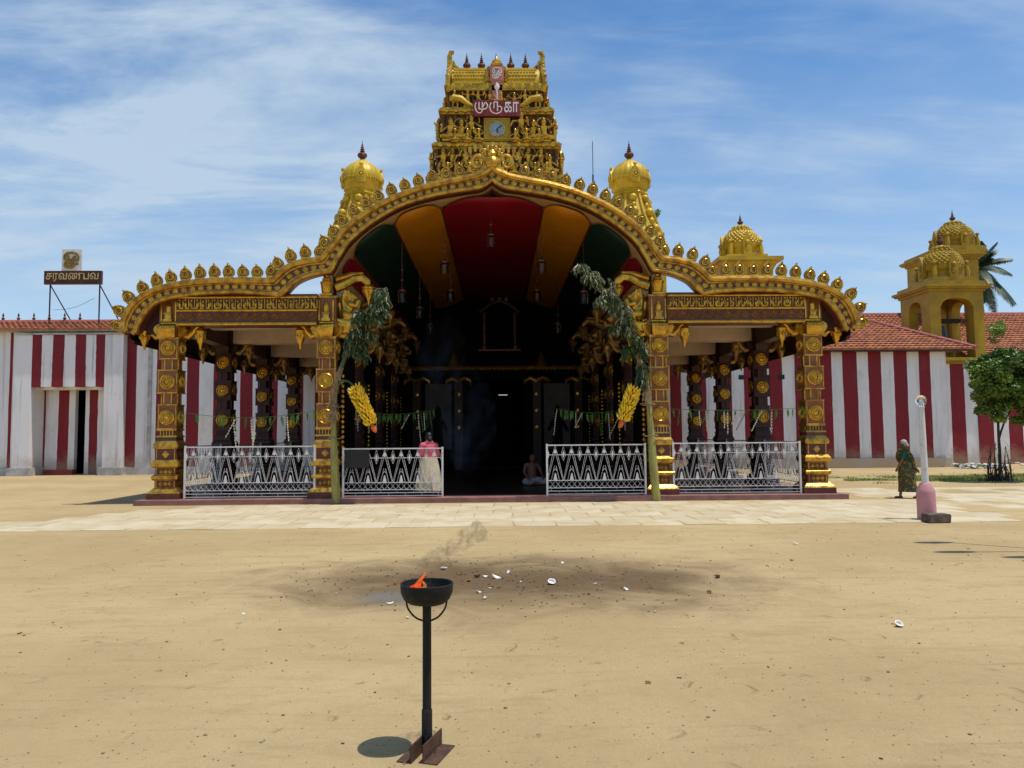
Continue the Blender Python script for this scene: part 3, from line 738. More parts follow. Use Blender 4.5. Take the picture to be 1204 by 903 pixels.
for k in range(4):
    mb.T = rot_z(k)
    prf = [(-.20, 4.37, .17), (-.33, 4.35, .20), (-.41, 4.29, .22), (-.43, 4.22, .225), (-.39, 4.13, .21), (-.32, 4.06, .185), (-.27, 4.0, .17), (-.20, 3.98, .16)]
    nn_ = 21; vs = [(w_*(2*i/(nn_-1)-1), y-(.012*abs(math.sin(PI*5*i/(nn_-1)))), z) for y, z, w_ in prf for i in range(nn_)]
    mb.add(vs, [(j*nn_+i, j*nn_+i+1, (j+1)*nn_+i+1, (j+1)*nn_+i) for j in range(len(prf)-1) for i in range(nn_-1)] + [tuple(j*nn_ for j in range(len(prf))), tuple(j*nn_+nn_-1 for j in reversed(range(len(prf))))])
    mb.tube([(-.2, -.26, 4.37), (.2, -.26, 4.37)], .03, 6)
mb.T = None
cap_me = mb.mesh('capital', 'gold'); cap_shaded = cap_me.copy(); cap_shaded.materials.clear(); cap_shaded.materials.append(MATS['dark_maroon'])
mb = MB()     # bracket arm to +X with a hanging lotus bud
mb.tube([(.2, 0, 4.22), (.32, 0, 4.10), (.44, 0, 4.07), (.55, 0, 4.16), (.63, 0, 4.27), (.72, 0, 4.31), (.78, 0, 4.28)], [.10, .095, .085, .085, .08, .075, .05], 8)
mb.tube([(.25, 0, 4.33), (.5, 0, 4.36), (.74, 0, 4.38)], [.05, .05, .03], 6)
mb.lathe([(.02, 3.74), (.035, 3.80), (.05, 3.86), (.10, 3.95), (.135, 4.05), (.115, 4.07), (.135, 4.12), (.15, 4.20), (.10, 4.27), (.05, 4.31)], 12, (.76, 0, 0))
for k in range(8):
    a = 2*PI*k/8; mb.ball((.76+math.cos(a)*.12, math.sin(a)*.12, 4.07), (.035, .035, .07), 6, 4)
bracket_me = mb.mesh('bracket', 'gold'); bracket_shaded = bracket_me.copy(); bracket_shaded.materials.clear(); bracket_shaded.materials.append(MATS['bronze'])  # darker copy for the rear columns, shade set in the colour
mb = MB()     # little shrine relief above the capital
for s_ in (-1, 1): mb.box(s_*.19-.018, s_*.19+.018, -.30, -.25, 4.42, 4.92)
mb.sq(4.40, 4.46, .24, .24, cy=-.25); mb.sq(4.46, 4.58, .16, .16, cy=-.25); mb.sq(4.58, 4.62, .22, .2, cy=-.25)
mb.lathe([(.08, 4.62), (.10, 4.68), (.085, 4.74), (.095, 4.77), (.07, 4.83), (.03, 4.88), (.02, 4.92), (.004, 4.97)], 12, (0, -.26, 0))
niche_me = mb.mesh('shrine_relief', 'gold')
mb = MB()     # pot finial on the inner columns
mb.sq(5.03, 5.07, .34, .34); mb.lathe([(.10, 5.05), (.14, 5.12), (.17, 5.32), (.19, 5.36), (.11, 5.42), (.14, 5.45), (.05, 5.50), (.06, 5.53), (.005, 5.60)], 14)
pot_me = mb.mesh('pot_finial', 'gold')
mb = MB(); mb.sq(5.0, 5.62, .30, .30)
stub_me = mb.mesh('post', 'maroon')
# nave bracket with yali, pointing +X
mb = MB()
mb.tube([(.2, 0, 5.28), (.45, 0, 5.36), (.70, 0, 5.50), (.92, 0, 5.52), (1.08, 0, 5.40), (1.12, 0, 5.28)], [.13, .12, .115, .11, .10, .06], 10)
mb.tube([(.2, 0, 5.48), (.6, 0, 5.60), (.95, 0, 5.64)], [.07, .07, .03], 8)
mb.lathe([(.01, 4.82), (.03, 4.92), (.06, 5.0), (.13, 5.10), (.19, 5.20), (.16, 5.22), (.20, 5.27), (.12, 5.33), (.04, 5.36)], 12, (1.10, 0, 0))
nave_bracket_me = mb.mesh('nave_bracket', 'gold')
mb = MB()
mb.ball((.50, 0, 4.62), (.17, .15, .22)); mb.ball((.60, 0, 4.85), (.14, .13, .18)); mb.ball((.60, 0, 5.05), (.13, .12, .13)); mb.ball((.71, 0, 5.02), (.10, .08, .08))
for s_ in (-1, 1):
    capsule(mb, (.62, s_*.11, 4.84), (.80, s_*.10, 4.80), .06, .045, 8); capsule(mb, (.80, s_*.10, 4.80), (.84, s_*.10, 4.92), .045, .05, 8)
    capsule(mb, (.48, s_*.12, 4.58), (.70, s_*.12, 4.55), .09, .06, 8); capsule(mb, (.70, s_*.12, 4.55), (.62, s_*.12, 4.38), .06, .05, 8)
    mb.ball((.56, s_*.1, 5.16), (.04, .03, .06))
for k in range(9):
    a = k/8; mb.ball((.46-.05*math.sin(a*PI), 0, 4.70+a*.48), (.07, .13, .055))
capsule(mb, (.36, 0, 4.55), (.28, 0, 4.85), .06, .05, 8); capsule(mb, (.28, 0, 4.85), (.36, 0, 5.0), .05, .06, 8)
mb.box(.22, .66, -.17, .17, 4.28, 4.36); mb.box(.22, .60, -.14, .14, 4.14, 4.28)
for k in range(6): mb.ball((.62-.07*k, -.12, 4.40+.01*k), .06); 
yali_me = remesh_blob(mb, 'lion_carving', 'gold', .022, 2)
yali_shaded = yali_me.copy(); yali_shaded.materials.clear(); yali_shaded.materials.append(MATS['bronze'])  # rear lions and nave brackets coloured darker to carry the gloom of the nave
nave_bracket_shaded = nave_bracket_me.copy(); nave_bracket_shaded.materials.clear(); nave_bracket_shaded.materials.append(MATS['bronze'])
mb = MB()
for k in range(18): mb.ball((0, 0, .95+.125*k), .052, 8, 6)
bead_me = mb.mesh('bead_strand', 'gold')
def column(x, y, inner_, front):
    c = obj('column', column_me if front else column_shaded, porch, (x, y, 0))
    obj('base_moulding', base_me if front else base_shaded, c, (x, y, 0)); obj('shaft_moulding', shaft_me if front else shaft_shaded, c, (x, y, 0)); obj('capital', cap_me if front else cap_shaded, c, (x, y, 0))
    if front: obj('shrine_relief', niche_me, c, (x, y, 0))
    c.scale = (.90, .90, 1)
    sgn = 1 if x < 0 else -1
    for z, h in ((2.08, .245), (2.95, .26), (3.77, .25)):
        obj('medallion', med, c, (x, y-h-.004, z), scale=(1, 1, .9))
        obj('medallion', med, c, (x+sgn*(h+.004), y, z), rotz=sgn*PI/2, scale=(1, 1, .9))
    for a in (0, PI): obj('bracket', bracket_me if front else bracket_shaded, c, (x, y, 0), rotz=a)
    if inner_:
        obj('nave_bracket', nave_bracket_me if front else nave_bracket_shaded, c, (x, y, 0), rotz=0 if sgn > 0 else PI)
        obj('lion_carving', yali_me if front else yali_shaded, c, (x, y, 0), rotz=0 if sgn > 0 else PI)
        tag(obj('bead_strand', bead_me, c, (x+sgn*.40, y+.05, 0)), kind='stuff')
        if front:
            obj('post', stub_me, c, (x, y+.16, 0)); obj('pot_finial', pot_me, c, (x, y-.22, 0))
    return c
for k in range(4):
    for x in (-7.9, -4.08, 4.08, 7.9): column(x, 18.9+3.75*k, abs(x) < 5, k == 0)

# ------------------------------------------------------------------ shrine front at the end of the nave
sh = thing('shrine_front', (0, 32.4, 0), 'dark inner shrine front with a tall doorway deep inside the porch', 'shrine')
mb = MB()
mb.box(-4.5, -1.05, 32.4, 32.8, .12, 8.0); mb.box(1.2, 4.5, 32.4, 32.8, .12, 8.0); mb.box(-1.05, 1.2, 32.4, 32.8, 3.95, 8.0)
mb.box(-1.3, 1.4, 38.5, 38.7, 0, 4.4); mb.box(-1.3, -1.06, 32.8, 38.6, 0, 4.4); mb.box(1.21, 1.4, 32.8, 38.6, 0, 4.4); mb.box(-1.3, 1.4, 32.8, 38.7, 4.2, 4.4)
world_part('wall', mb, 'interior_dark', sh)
mb = MB(); mb.tube([(-3.6, 32.3, 4.42), (3.8, 32.3, 4.42)], .10, 8)
for i in range(40): mb.ball((-3.55+i*.185, 32.22, 4.34), .05, 6, 4)
for x in (-1.75, 1.95): mb.lathe([(.30, 4.5), (.24, 4.62), (.20, 4.66), (.14, 4.85), (.05, 5.0), (.01, 5.12)], 8, (x, 32.25, 0))
world_part('cornice', mb, 'gold', sh)
for x in (-3.3, -1.55, 1.75, 3.5):
    mb = MB(); mb.box(x-.17, x+.17, 32.15, 32.38, .12, 4.0)
    pil = world_part('pilaster', mb, 'dark_maroon', sh)
    mb = MB()
    for s_ in (-1, 1): mb.tube([(x, 32.2, 3.85), (x+s_*.28, 32.2, 3.98), (x+s_*.5, 32.2, 3.86), (x+s_*.52, 32.2, 3.7)], [.1, .1, .09, .04], 7)
    for z in (1.9, 2.6, 3.3): mb.lathe([(.12, 0), (.1, .03), (.02, .05)], 4, (x, 32.15, z), rot=Matrix.Rotation(PI/2, 3, 'X'))
    tag(world_part('gilt_ornament', mb, 'gold', pil), kind='stuff')
for x0, x1 in ((-2.95, -1.85), (2.05, 3.15)):
    mb = MB(); mb.box(x0, x1, 32.28, 32.38, 1.0, 3.75)
    pn = world_part('alcove_panel', mb, 'grey_panel', sh)
    xc = (x0+x1)/2; mb = MB(); capsule(mb, (xc-.1, 32.1, 1.1), (xc-.06, 32.1, 1.7), .10, .13, 8); capsule(mb, (xc+.12, 32.1, 1.1), (xc+.06, 32.1, 1.7), .10, .13, 8)
    capsule(mb, (xc, 32.1, 1.7), (xc, 32.1, 2.15), .17, .2, 8); mb.ball((xc, 32.1, 2.45), .13); mb.lathe([(.14, 2.5), (.1, 2.7), (.02, 2.85)], 8, (xc, 32.1, 0)); capsule(mb, (xc-.2, 32.1, 2.15), (xc-.38, 32.0, 1.8), .07, .05, 8); capsule(mb, (xc+.2, 32.1, 2.15), (xc+.38, 32.0, 1.8), .07, .05, 8)
    world_part('guardian_figure', mb, 'black', pn)
mb = MB()
for x in (-.45, .85):
    mb.lathe([(.16, 5.2), (.16, 5.35), (.08, 5.42), (.08, 6.6), (.14, 6.75), (.05, 6.8)], 10, (x, 32.25, 0))
mb.tube([(-.65, 32.25, 6.8), (-.2, 32.25, 7.15), (.2, 32.25, 7.3), (.6, 32.25, 7.15), (1.05, 32.25, 6.8)], .09, 8); mb.box(-.7, 1.1, 32.1, 32.38, 5.12, 5.2)
for x in (-.1, .2, .5): mb.ball((x, 32.25, 7.4), (.14, .1, .2)); mb.ball((x, 32.25, 7.62), .09)
world_part('niche_frame', mb, 'copper', sh)
tl = obj('tube_lamp', None, None, (.34, 34.4, 3.38)); tag(tl, 'short white fluorescent lamp glowing inside the dark shrine doorway', 'lamp')
mb = MB(); mb.tube([(-.20, 0, 0), (.20, 0, 0)], .013, 8); obj('tube', mb.mesh('tube', 'tube_light'), tl, (.34, 34.4, 3.38))
mb = MB(); mb.box(-.25, .25, -.02, .03, .025, .06); mb.tube([(0, .0, .06), (0, .0, .82)], .006, 5); obj('holder', mb.mesh('holder', 'black'), tl, (.34, 34.4, 3.38))

# ------------------------------------------------------------------ statues
def statue(variant):
    mb = MB(); r_ = random.Random(variant)
    lean = r_.uniform(-.06, .06); kn = r_.uniform(-.05, .1)
    if variant % 3 == 2:      # seated
        mb.ball((0, 0, .12), (.28, .16, .12), 8, 5); mb.tube([(-.28, -.08, .12), (0, -.18, .10), (.28, -.08, .12)], .07, 6); hz_ = .2
    else:
        mb.tube([(-.09, 0, 0), (-.12, -kn, .2), (-.07, 0, .42)], [.05, .06, .085], 6); mb.tube([(.11, 0, 0), (.15, -.05, .2), (.06, 0, .42)], [.05, .06, .085], 6); hz_ = .42
    mb.tube([(0, 0, hz_), (lean, 0, hz_+.13), (lean, 0, hz_+.28)], [.12, .10, .14], 8)
    mb.ball((lean, -.01, hz_+.38), (.075, .075, .085), 8, 6)
    mb.lathe([(.085, 0), (.095, .04), (.07, .08), (.075, .10), (.045, .15), (.012, .21)], 8, (lean, 0, hz_+.42))
    for s_ in (-1, 1):
        e = r_.choice(((.27, -.02, .12), (.25, -.1, .22), (.30, 0, .36))); h_ = r_.choice(((.22, -.15, .34), (.34, -.05, .06), (.34, -.04, .46)))
        mb.tube([(lean+s_*.14, 0, hz_+.26), (s_*e[0], e[1], hz_+e[2]), (s_*h_[0], h_[1], hz_+h_[2])], [.045, .04, .035], 6)
    if variant % 2: mb.tube([(.36*math.cos(a_)*.7, .03, hz_+.36+.26*math.sin(a_)) for a_ in [PI*q/8 for q in range(-1, 10)]], .022, 5)
    mb.box(-.22, .22, -.12, .12, -.05, .01)
    return mb.mesh('statue', 'gold_tower', 50)
STAT = [statue(i) for i in range(7)]
def kalasam_mesh(mname='copper'):
    mb = MB(); mb.lathe([(.09, 0), (.06, .05), (.14, .12), (.19, .20), (.17, .28), (.06, .34), (.10, .39), (.05, .43), (.085, .48), (.04, .52), (.065, .57), (.03, .61), (.04, .66), (.015, .72), (.004, .86)], 12)
    return mb.mesh('kalasam_finial', mname)
kal = kalasam_mesh()

# ------------------------------------------------------------------ gopuram
GXC, GY0 = 0.13, 34.0
gop = thing('gopuram_tower', (GXC, 36.0, 0), 'tall tiered gold tower crowded with statues under a barrel roof', 'tower')
def gbox(name, hw, y0, y1, z0, z1, mname='gold_tower'):
    mb = MB(); mb.box(GXC-hw, GXC+hw, y0, y1, z0, z1); return world_part(name, mb, mname, gop)
gbox('base', 3.6, GY0, 38.4, 4.45, 12.6)
mb = MB(); mb.box(GXC-3.6, -1.32, GY0, 38.4, 0, 4.45); world_part('base_pier', mb, 'gold_tower', gop)
mb = MB(); mb.box(1.42, GXC+3.6, GY0, 38.4, 0, 4.45); world_part('base_pier', mb, 'gold_tower', gop)
def cornice(parent, hw, y0, y1, z, h, proj):
    mb = MB()
    for q, (a, b_) in enumerate(((0, .35), (.35, .7), (.7, 1.0))):
        pr = proj*(.45, 1.0, .6)[q]
        mb.box(GXC-hw-pr, GXC+hw+pr, y0-pr, y1+pr, z+h*a, z+h*b_)
    nn = int(hw*2/.38)
    for i in range(nn):
        x = GXC-hw+(i+.5)*2*hw/nn
        mb.lathe([(.11, 0), (.11, .03), (.06, .05), (.02, .05)], 8, (x, y0-proj, z+h*.52), rot=Matrix.Rotation(PI/2, 3, 'X'))
    world_part('cornice', mb, 'gold_tower', parent)
tiers = [(13.30, 14.55, 2.78, 2.66, 34.05, 11), (14.86, 16.2, 2.50, 2.36, 34.15, 9), (16.45, 17.36, 2.22, 2.10, 34.25, 8)]
gbox('plinth', 3.2, 33.9, 38.2, 12.6, 13.05)
for ti, (z0, z1, hw0, hw1, yf, nfig) in enumerate(tiers):
    mb = MB(); yb_ = 38.0-ti*.35
    mb.add([(GXC-hw0, yf, z0-.25), (GXC+hw0, yf, z0-.25), (GXC+hw0, yb_, z0-.25), (GXC-hw0, yb_, z0-.25), (GXC-hw1, yf+.05, z1), (GXC+hw1, yf+.05, z1), (GXC+hw1, yb_, z1), (GXC-hw1, yb_, z1)],
           [(3,2,1,0),(4,5,6,7),(0,1,5,4),(1,2,6,5),(2,3,7,6),(3,0,4,7)])
    for i in range(nfig+1):
        x = GXC-hw0*.97+i*hw0*1.94/nfig; mb.box(x-.05, x+.05, yf-.09, yf+.06, z0-.2, z1)
    tier = world_part('tier', mb, 'niche_shade', gop)
    cornice(tier, hw1+.08, yf-.05, yb_, z1-.02, .30, .20)
    if ti == 0: cornice(tier, hw0+.3, yf-.15, yb_, 13.0, .28, .14)
    for i in range(nfig):
        x = GXC-hw0*.97+(i+.5)*hw0*1.94/nfig
        if ti == 1 and abs(x-GXC) < .62: continue
        sc = (z1-z0)*random.uniform(.86, 1.04)
        obj('statue', STAT[(i*3+ti*2) % 7], tier, (x, yf-.22, z0+.02+random.uniform(0, .05)), rotz=random.uniform(-.25, .25), scale=(sc*random.choice((1, -1)), sc, sc))
    for s_ in (-1, 1):            # figures along the flanks, seen as a ragged outline
        for j in range(4):
            obj('statue', STAT[(j*2+ti+3) % 7], tier, (GXC+s_*(hw0+.16), yf+.25+j*.85, z0+.04), rotz=s_*PI/2, scale=(z1-z0)*.92)
    if ti < 2:                    # a lower row of crouching figures
        for i in range(nfig-1):
            x = GXC-hw0*.97+(i+1)*hw0*1.94/nfig
            if ti == 1 and abs(x-GXC) < .5: continue
            obj('statue', STAT[2 if i % 2 else 5], tier, (x, yf-.42, z0-.06), rotz=random.uniform(-.3, .3), scale=(z1-z0)*.55)
# barrel roof
mb = MB(); nseg = 20; vs = []; fs = []
x0, x1 = GXC-2.05, GXC+2.05; yc, ry, zb, hz_ = 35.25, 1.05, 17.42, 1.36
for i in range(nseg+1):
    a = PI*i/nseg; r_ = 1+.05*math.sin(a*2)**2
    for x in (x0, x1): vs.append((x, yc-math.cos(a)*ry*r_, zb+math.sin(a)**.8*hz_))
fs = [(2*i, 2*i+1, 2*i+3, 2*i+2) for i in range(nseg)] + [tuple(range(0, 2*nseg+2, 2)), tuple(range(1, 2*nseg+2, 2)), (0, 1, 2*nseg+1, 2*nseg)]
mb.add(vs, fs)
roof = world_part('barrel_roof', mb, 'gold_dome', gop)
mb = MB()          # scale courses
for i in range(1, 10):
    a = PI*i/nseg; y = yc-math.cos(a)*ry*(1+.05*math.sin(a*2)**2); z = zb+math.sin(a)**.8*hz_
    for k in range(26):
        x = x0+.09+(k+(.5 if i % 2 else 0))*.148
        if x < x1-.05: mb.ball((x, y-.01, z), (.078, .05, .06), 6, 4)
tag(world_part('roof_scales', mb, 'gold_dome', roof), kind='stuff')
mb = MB(); mb.box(x0-.15, x1+.15, 34.0, 36.5, 17.30, 17.44); mb.box(x0-.02, x1+.02, 35.05, 35.45, 18.74, 18.86); world_part('roof_moulding', mb, 'gold_tower', roof)
for s_ in (-1, 1):
    mb = MB(); xg = GXC+s_*2.14
    pth = [(xg, yc-1.12, 17.3), (xg+s_*.08, yc-1.22, 17.7), (xg+s_*.02, yc-1.0, 18.3), (xg, yc-.55, 18.85), (xg-s_*.02, yc, 19.2), (xg, yc+.55, 18.85), (xg, yc+1.0, 18.3), (xg, yc+1.1, 17.4)]
    pp = spline(pth, 30); mb.tube(pp, [.11]*30, 7)
    for p in pp[::2]: mb.ball((p.x+s_*.04, p.y-.03, p.z+.07), (.09, .09, .12), 6, 5)
    mb.prism([(xg-.05, 17.4), (xg+.05, 17.4), (xg+.04, 18.9), (xg-.04, 18.9)], yc-.8, yc+.8)
    mb.tube([(xg-s_*.0, yc-.6, 18.8), (xg+s_*.03, yc-.6, 19.2), (xg-s_*.04, yc-.62, 19.42), (xg-s_*.14, yc-.65, 19.40), (xg-s_*.14, yc-.68, 19.28)], [.14, .12, .10, .07, .04], 7)
    mb.tube([(xg-s_*.08, yc-.2, 19.15), (xg-s_*.2, yc-.2, 18.95), (xg-s_*.45, yc-.1, 18.84)], [.10, .08, .03], 6)
    world_part('horned_gable', mb, 'gold_tower', roof)
for i in range(5): obj('kalasam_finial', kal, roof, (GXC-1.39+i*.695, yc, 18.84), scale=(1.0, 1.0, 1.03))
mb = MB()        # fan crest behind the plaque
for k in range(11):
    a = PI*(-.15+1.3*k/10); mb.ball((GXC+.02+math.cos(a)*.46, 34.2, 18.12+math.sin(a)*.42), (.13, .07, .15), 7, 5)
mb.lathe([(.24, 18.46), (.30, 18.55), (.20, 18.64), (.22, 18.70), (.10, 18.82), (.03, 18.95)], 10, (GXC+.02, 34.15, 0))
world_part('fan_crest', mb, 'gold_tower', roof)
for s_ in (-1, 1):           # curved elephant-trunk balusters
    mb = MB(); mb.tube([(GXC+s_*1.0, 33.95, 16.5), (GXC+s_*1.3, 33.9, 16.62), (GXC+s_*1.6, 33.9, 16.85), (GXC+s_*1.95, 33.95, 16.92), (GXC+s_*2.1, 34.0, 16.8)], [.06, .10, .15, .17, .08], 8)
    world_part('curved_baluster', mb, 'gold_dome', gop)

# clock, sign and plaque on the tower
ck = thing('tower_clock', (.15, 33.85, 14.9), 'round grey clock in a square gold case under the red tower sign', 'clock')
mb = MB(); mb.box(-.60, .60, 0, .5, 0, 1.04); mb.box(-.65, .65, -.03, .5, -.04, 0.0)
for z in (.05, .99): mb.tube([(-.58, -.01, z), (.58, -.01, z)], .03, 6)
for x in (-.57, .57): mb.tube([(x, -.01, .05), (x, -.01, .99)], .03, 6)
obj('case', mb.mesh('case', 'ochre'), ck, (.15, 33.85, 14.9))
mb = MB(); mb.lathe([(.37, 0), (.37, .03), (.33, .03), (.33, .012)], 32, rot=Matrix.Rotation(PI/2, 3, 'X')); obj('rim', mb.mesh('rim', 'gold_tower'), ck, (.15, 33.848, 15.42))
mb = MB(); mb.lathe([(.34, 0), (.34, .016)], 32, rot=Matrix.Rotation(PI/2, 3, 'X')); face = obj('clock_face', mb.mesh('clock_face', 'clock_face'), ck, (.15, 33.846, 15.42))
mb = MB()
for k in range(12):
    a = 2*PI*k/12; mb.cbox((math.cos(a)*.28, -.02, math.sin(a)*.28), (.03, .006, .03))
obj('hour_marks', mb.mesh('hour_marks', 'steel_grey'), face, (.15, 33.846, 15.42))
for nm, ln_, an, wd in (('minute_hand', .27, R(35), .022), ('hour_hand', .18, R(-85), .03)):
    mb = MB(); mb.tube([(0, -.03, 0), (math.cos(an)*ln_, -.03, math.sin(an)*ln_)], wd, 4); obj(nm, mb.mesh(nm, 'black'), face, (.15, 33.846, 15.42))
sg = thing('tower_sign', (.15, 33.8, 16.0), 'red board with white Tamil lettering across the gold tower', 'sign')
mb = MB(); mb.box(-1.06, 1.06, 0, .10, 0, .74)
for x in (-.55, .0, .55): mb.tube([(x, .1, .37), (x, .9, .37)], .03, 6)
for z in (.02, .72): mb.tube([(-1.05, -.005, z), (1.05, -.005, z)], .018, 6)
obj('board', mb.mesh('board', 'sign_red'), sg, (.15, 33.8, 16.0))
def strokes(name, paths, sx, sz, r_, mname, parent, loc):
    mb = MB()
    for p in paths:
        q = spline([(x*sx, 0, z*sz) for x, z in p], max(8, 5*len(p))) if len(p) > 2 else [Vector((x*sx, 0, z*sz)) for x, z in p]
        mb.tube(q, r_, 6)
    return obj(name, mb.mesh(name, mname), parent, loc)
MU = [[(.0, .95), (-.08, .55), (.06, .12), (.36, -.06), (.60, .12), (.63, .5), (.63, 1.0)], [(.30, 1.0), (.30, .32)], [(.30, .32), (.95, .32)], [(.95, .32), (1.14, .62), (.98, .96), (.80, .78), (.63, .36)]]
RU = [[(.05, .95), (-.10, .55), (.05, .10), (.5, -.10), (.92, .02), (1.08, .34), (.92, .60), (.62, .48)], [(.32, 1.0), (.32, .40)], [(.32, 1.0), (.70, 1.0)], [(.66, 1.0), (.66, .12)]]
strokes('letter', MU, .46, .48, .027, 'letter_white', sg, (.15-.95, 33.78, 16.16))
strokes('letter', RU, .46, .48, .027, 'letter_white', sg, (.15-.28, 33.78, 16.16))
tm = text_mesh('கா', 'letter', 'letter_white', 1.0, .02, .012)
o = obj('letter', tm, sg, (.15+.66, 33.77, 16.40), rot=(PI/2, 0, 0)); o.scale = (.66/tm['w'], .48/tm['h'], 1)
pq = thing('spear_plaque', (.16, 34.0, 16.76), 'pink upright plaque with a white sacred symbol and spear above the red sign', 'plaque')
mb = MB(); mb.box(-.24, .24, 0, .08, 0, .98); mb.box(-.32, .32, -.02, .08, .98, 1.70)
obj('board', mb.mesh('board', 'plaque_pink'), pq, (.16, 34.0, 16.76))
om = text_mesh('ௐ', 'om_symbol', 'letter_white', 1.0, .02, .012)
o = obj('om_symbol', om, pq, (.16, 33.96, 16.76+1.34), rot=(PI/2, 0, 0)); o.scale = (.46/om['w'], .56/om['h'], 1)
mb = MB(); mb.tube([(0, -.02, .10), (0, -.02, .52)], .035, 6); mb.lathe([(.005, .50), (.10, .60), (.13, .70), (.08, .82), (.005, .95)], 8, (0, -.02, 0), sy=.35); mb.box(-.13, .13, -.03, .0, .06, .11)
obj('spear', mb.mesh('spear', 'letter_white'), pq, (.16, 34.0, 16.76))

# lightning rod
mb = MB(); mb.lathe([(.05, 12.0), (.05, 15.4), (.022, 15.45), (.02, 17.2), (.004, 17.3)], 6)
tag(obj('lightning_rod', mb.mesh('lightning_rod', 'steel_grey'), None, (5.27, 40.0, 0)), 'thin grey mast rising behind the ridge of the arch', 'mast')
mb = MB(); mb.box(4.0, 6.5, 39, 42, 0, 12.05)
tag(obj('rear_hall', mb.mesh('rear_hall', 'gold_dome')), 'plain yellow block hidden behind the porch carrying the thin mast', 'building')

# ------------------------------------------------------------------ ribbed-dome towers behind the arch
def dome_tower(x, label):
    y = 26.0
    tw = thing('dome_tower', (x, y, 0), label, 'tower', 'ribbed dome towers behind the arch')
    mb = MB()
    def P8(prof): mb.lathe(prof, 8, (x, y, 0), ph=PI/8)
    P8([(1.12, 7.15), (1.15, 7.9), (1.28, 8.0), (1.20, 8.12), (1.12, 8.3), (.86, 8.9), (.57, 9.75), (.64, 9.82), (.58, 9.90), (.56, 10.0)])
    world_part('tower_body', mb, 'gold_dome', tw, 20)
    sg_ = 1 if x > 0 else -1; mb = MB(); xo_ = 5.72 if x > 0 else 5.45; mb.box(min(sg_*4.25, sg_*xo_), max(sg_*4.25, sg_*xo_), y-1.0, y+1.0, 4.96, 7.16); world_part('tower_base', mb, 'gold_dome', tw, 20)
    mb = MB()
    for k in range(8):
        a = 2*PI*k/8+PI/8; c, s_ = math.cos(a), math.sin(a)
        mb.tube([(x+c*.59, y+s_*.59, 9.72), (x+c*.88, y+s_*.88, 8.9), (x+c*1.14, y+s_*1.14, 8.2)], .05, 6)
        a2 = a+PI/8
        for rr, zz_, q in ((.62, 9.60, .14), (.66, 9.34, .10), (.80, 9.08, .16), (.86, 8.78, .12), (1.02, 8.48, .17)):
            mb.ball((x+math.cos(a2)*rr, y+math.sin(a2)*rr, zz_), (q, q, q*.95), 10, 7)
    tag(world_part('ball_ornament', mb, 'gold_dome', tw), kind='stuff')
    mb = MB()
    mb.lathe([(.55, 9.95), (.61, 10.02), (.62, 10.25), (.665, 10.32), (.675, 10.42), (.655, 10.56), (.57, 10.74), (.40, 10.91), (.22, 11.03), (.10, 11.10), (.03, 11.18)], 60, (x, y, 0), rib=.035, nr=20)
    dm = world_part('dome', mb, 'gold_dome', tw, 60)
    mb = MB()
    for k in range(44):
        a = 2*PI*k/44; mb.ball((x+math.cos(a)*.675, y+math.sin(a)*.675, 10.33), (.04, .04, .055), 5, 4)
    tag(world_part('beaded_rim', mb, 'gold_dome', dm), kind='stuff')
    for k in range(4):
        a = k*PI/2-PI/2+.12; c, s_ = math.cos(a), math.sin(a)
        mb = MB(); mb.T = Matrix.Translation((x+c*.66, y+s_*.66, 0)) @ Matrix.Rotation(a+PI/2, 4, 'Z')
        mb.prism([(-.16, 10.12), (.16, 10.12), (.17, 10.40), (.10, 10.58), (.04, 10.68), (0, 10.80), (-.04, 10.68), (-.10, 10.58), (-.17, 10.40)], -.04, .1)
        mb.tube([(math.cos(q)*.10, -.06, 10.40+math.sin(q)*.10) for q in [PI*2*i/12 for i in range(13)]], .025, 6)
        mb.ball((0, -.05, 10.40), .05); mb.ball((0, 0, 10.76), (.07, .05, .06))
        world_part('horseshoe_gable', mb, 'gold_dome', dm)
    obj('kalasam_finial', kal, tw, (x, y, 11.10), scale=(.9, .9, .82))
dome_tower(-4.53, 'gold tower with ribbed dome rising behind the arch, without a shrub on it')
dome_tower(4.73, 'gold tower with ribbed dome and a small shrub sprouting from its flank')
def leaves(mb, c, rad, n, size, rnd, m=0):
    for _ in range(n):
        d = Vector((rnd.gauss(0, 1), rnd.gauss(0, 1), rnd.gauss(0, 1))).normalized()*(rnd.random()**.45)
        p = Vector((c[0]+d.x*rad[0], c[1]+d.y*rad[1], c[2]+d.z*rad[2]))
        ax = Vector((rnd.gauss(0, 1), rnd.gauss(0, 1), rnd.gauss(0, .6))).normalized(); up = ax.orthogonal().normalized()
        up.rotate(Matrix.Rotation(rnd.uniform(0, 2*PI), 3, ax)); s_ = size*rnd.uniform(.6, 1.3)
        mb.add([p-ax*s_*.6, p+up*s_*.28, p+ax*s_*.7, p-up*s_*.28], [(0, 1, 2, 3)], m)
mb = MB(); rn = random.Random(3); leaves(mb, (0, 0, .12), (.16, .16, .18), 90, .10, rn); leaves(mb, (.1, 0, .25), (.1, .1, .12), 40, .09, rn); mb.tube([(-.15, 0, -.1), (0, 0, .05), (.05, 0, .2)], .012, 5, 1)
tag(obj('wall_shrub', mb.mesh('wall_shrub', ['leaf_light', 'bark'], 0), None, (5.62, 25.85, 9.05), scale=.75), 'tiny green shrub sprouting from the side of a ribbed dome tower', 'shrub')

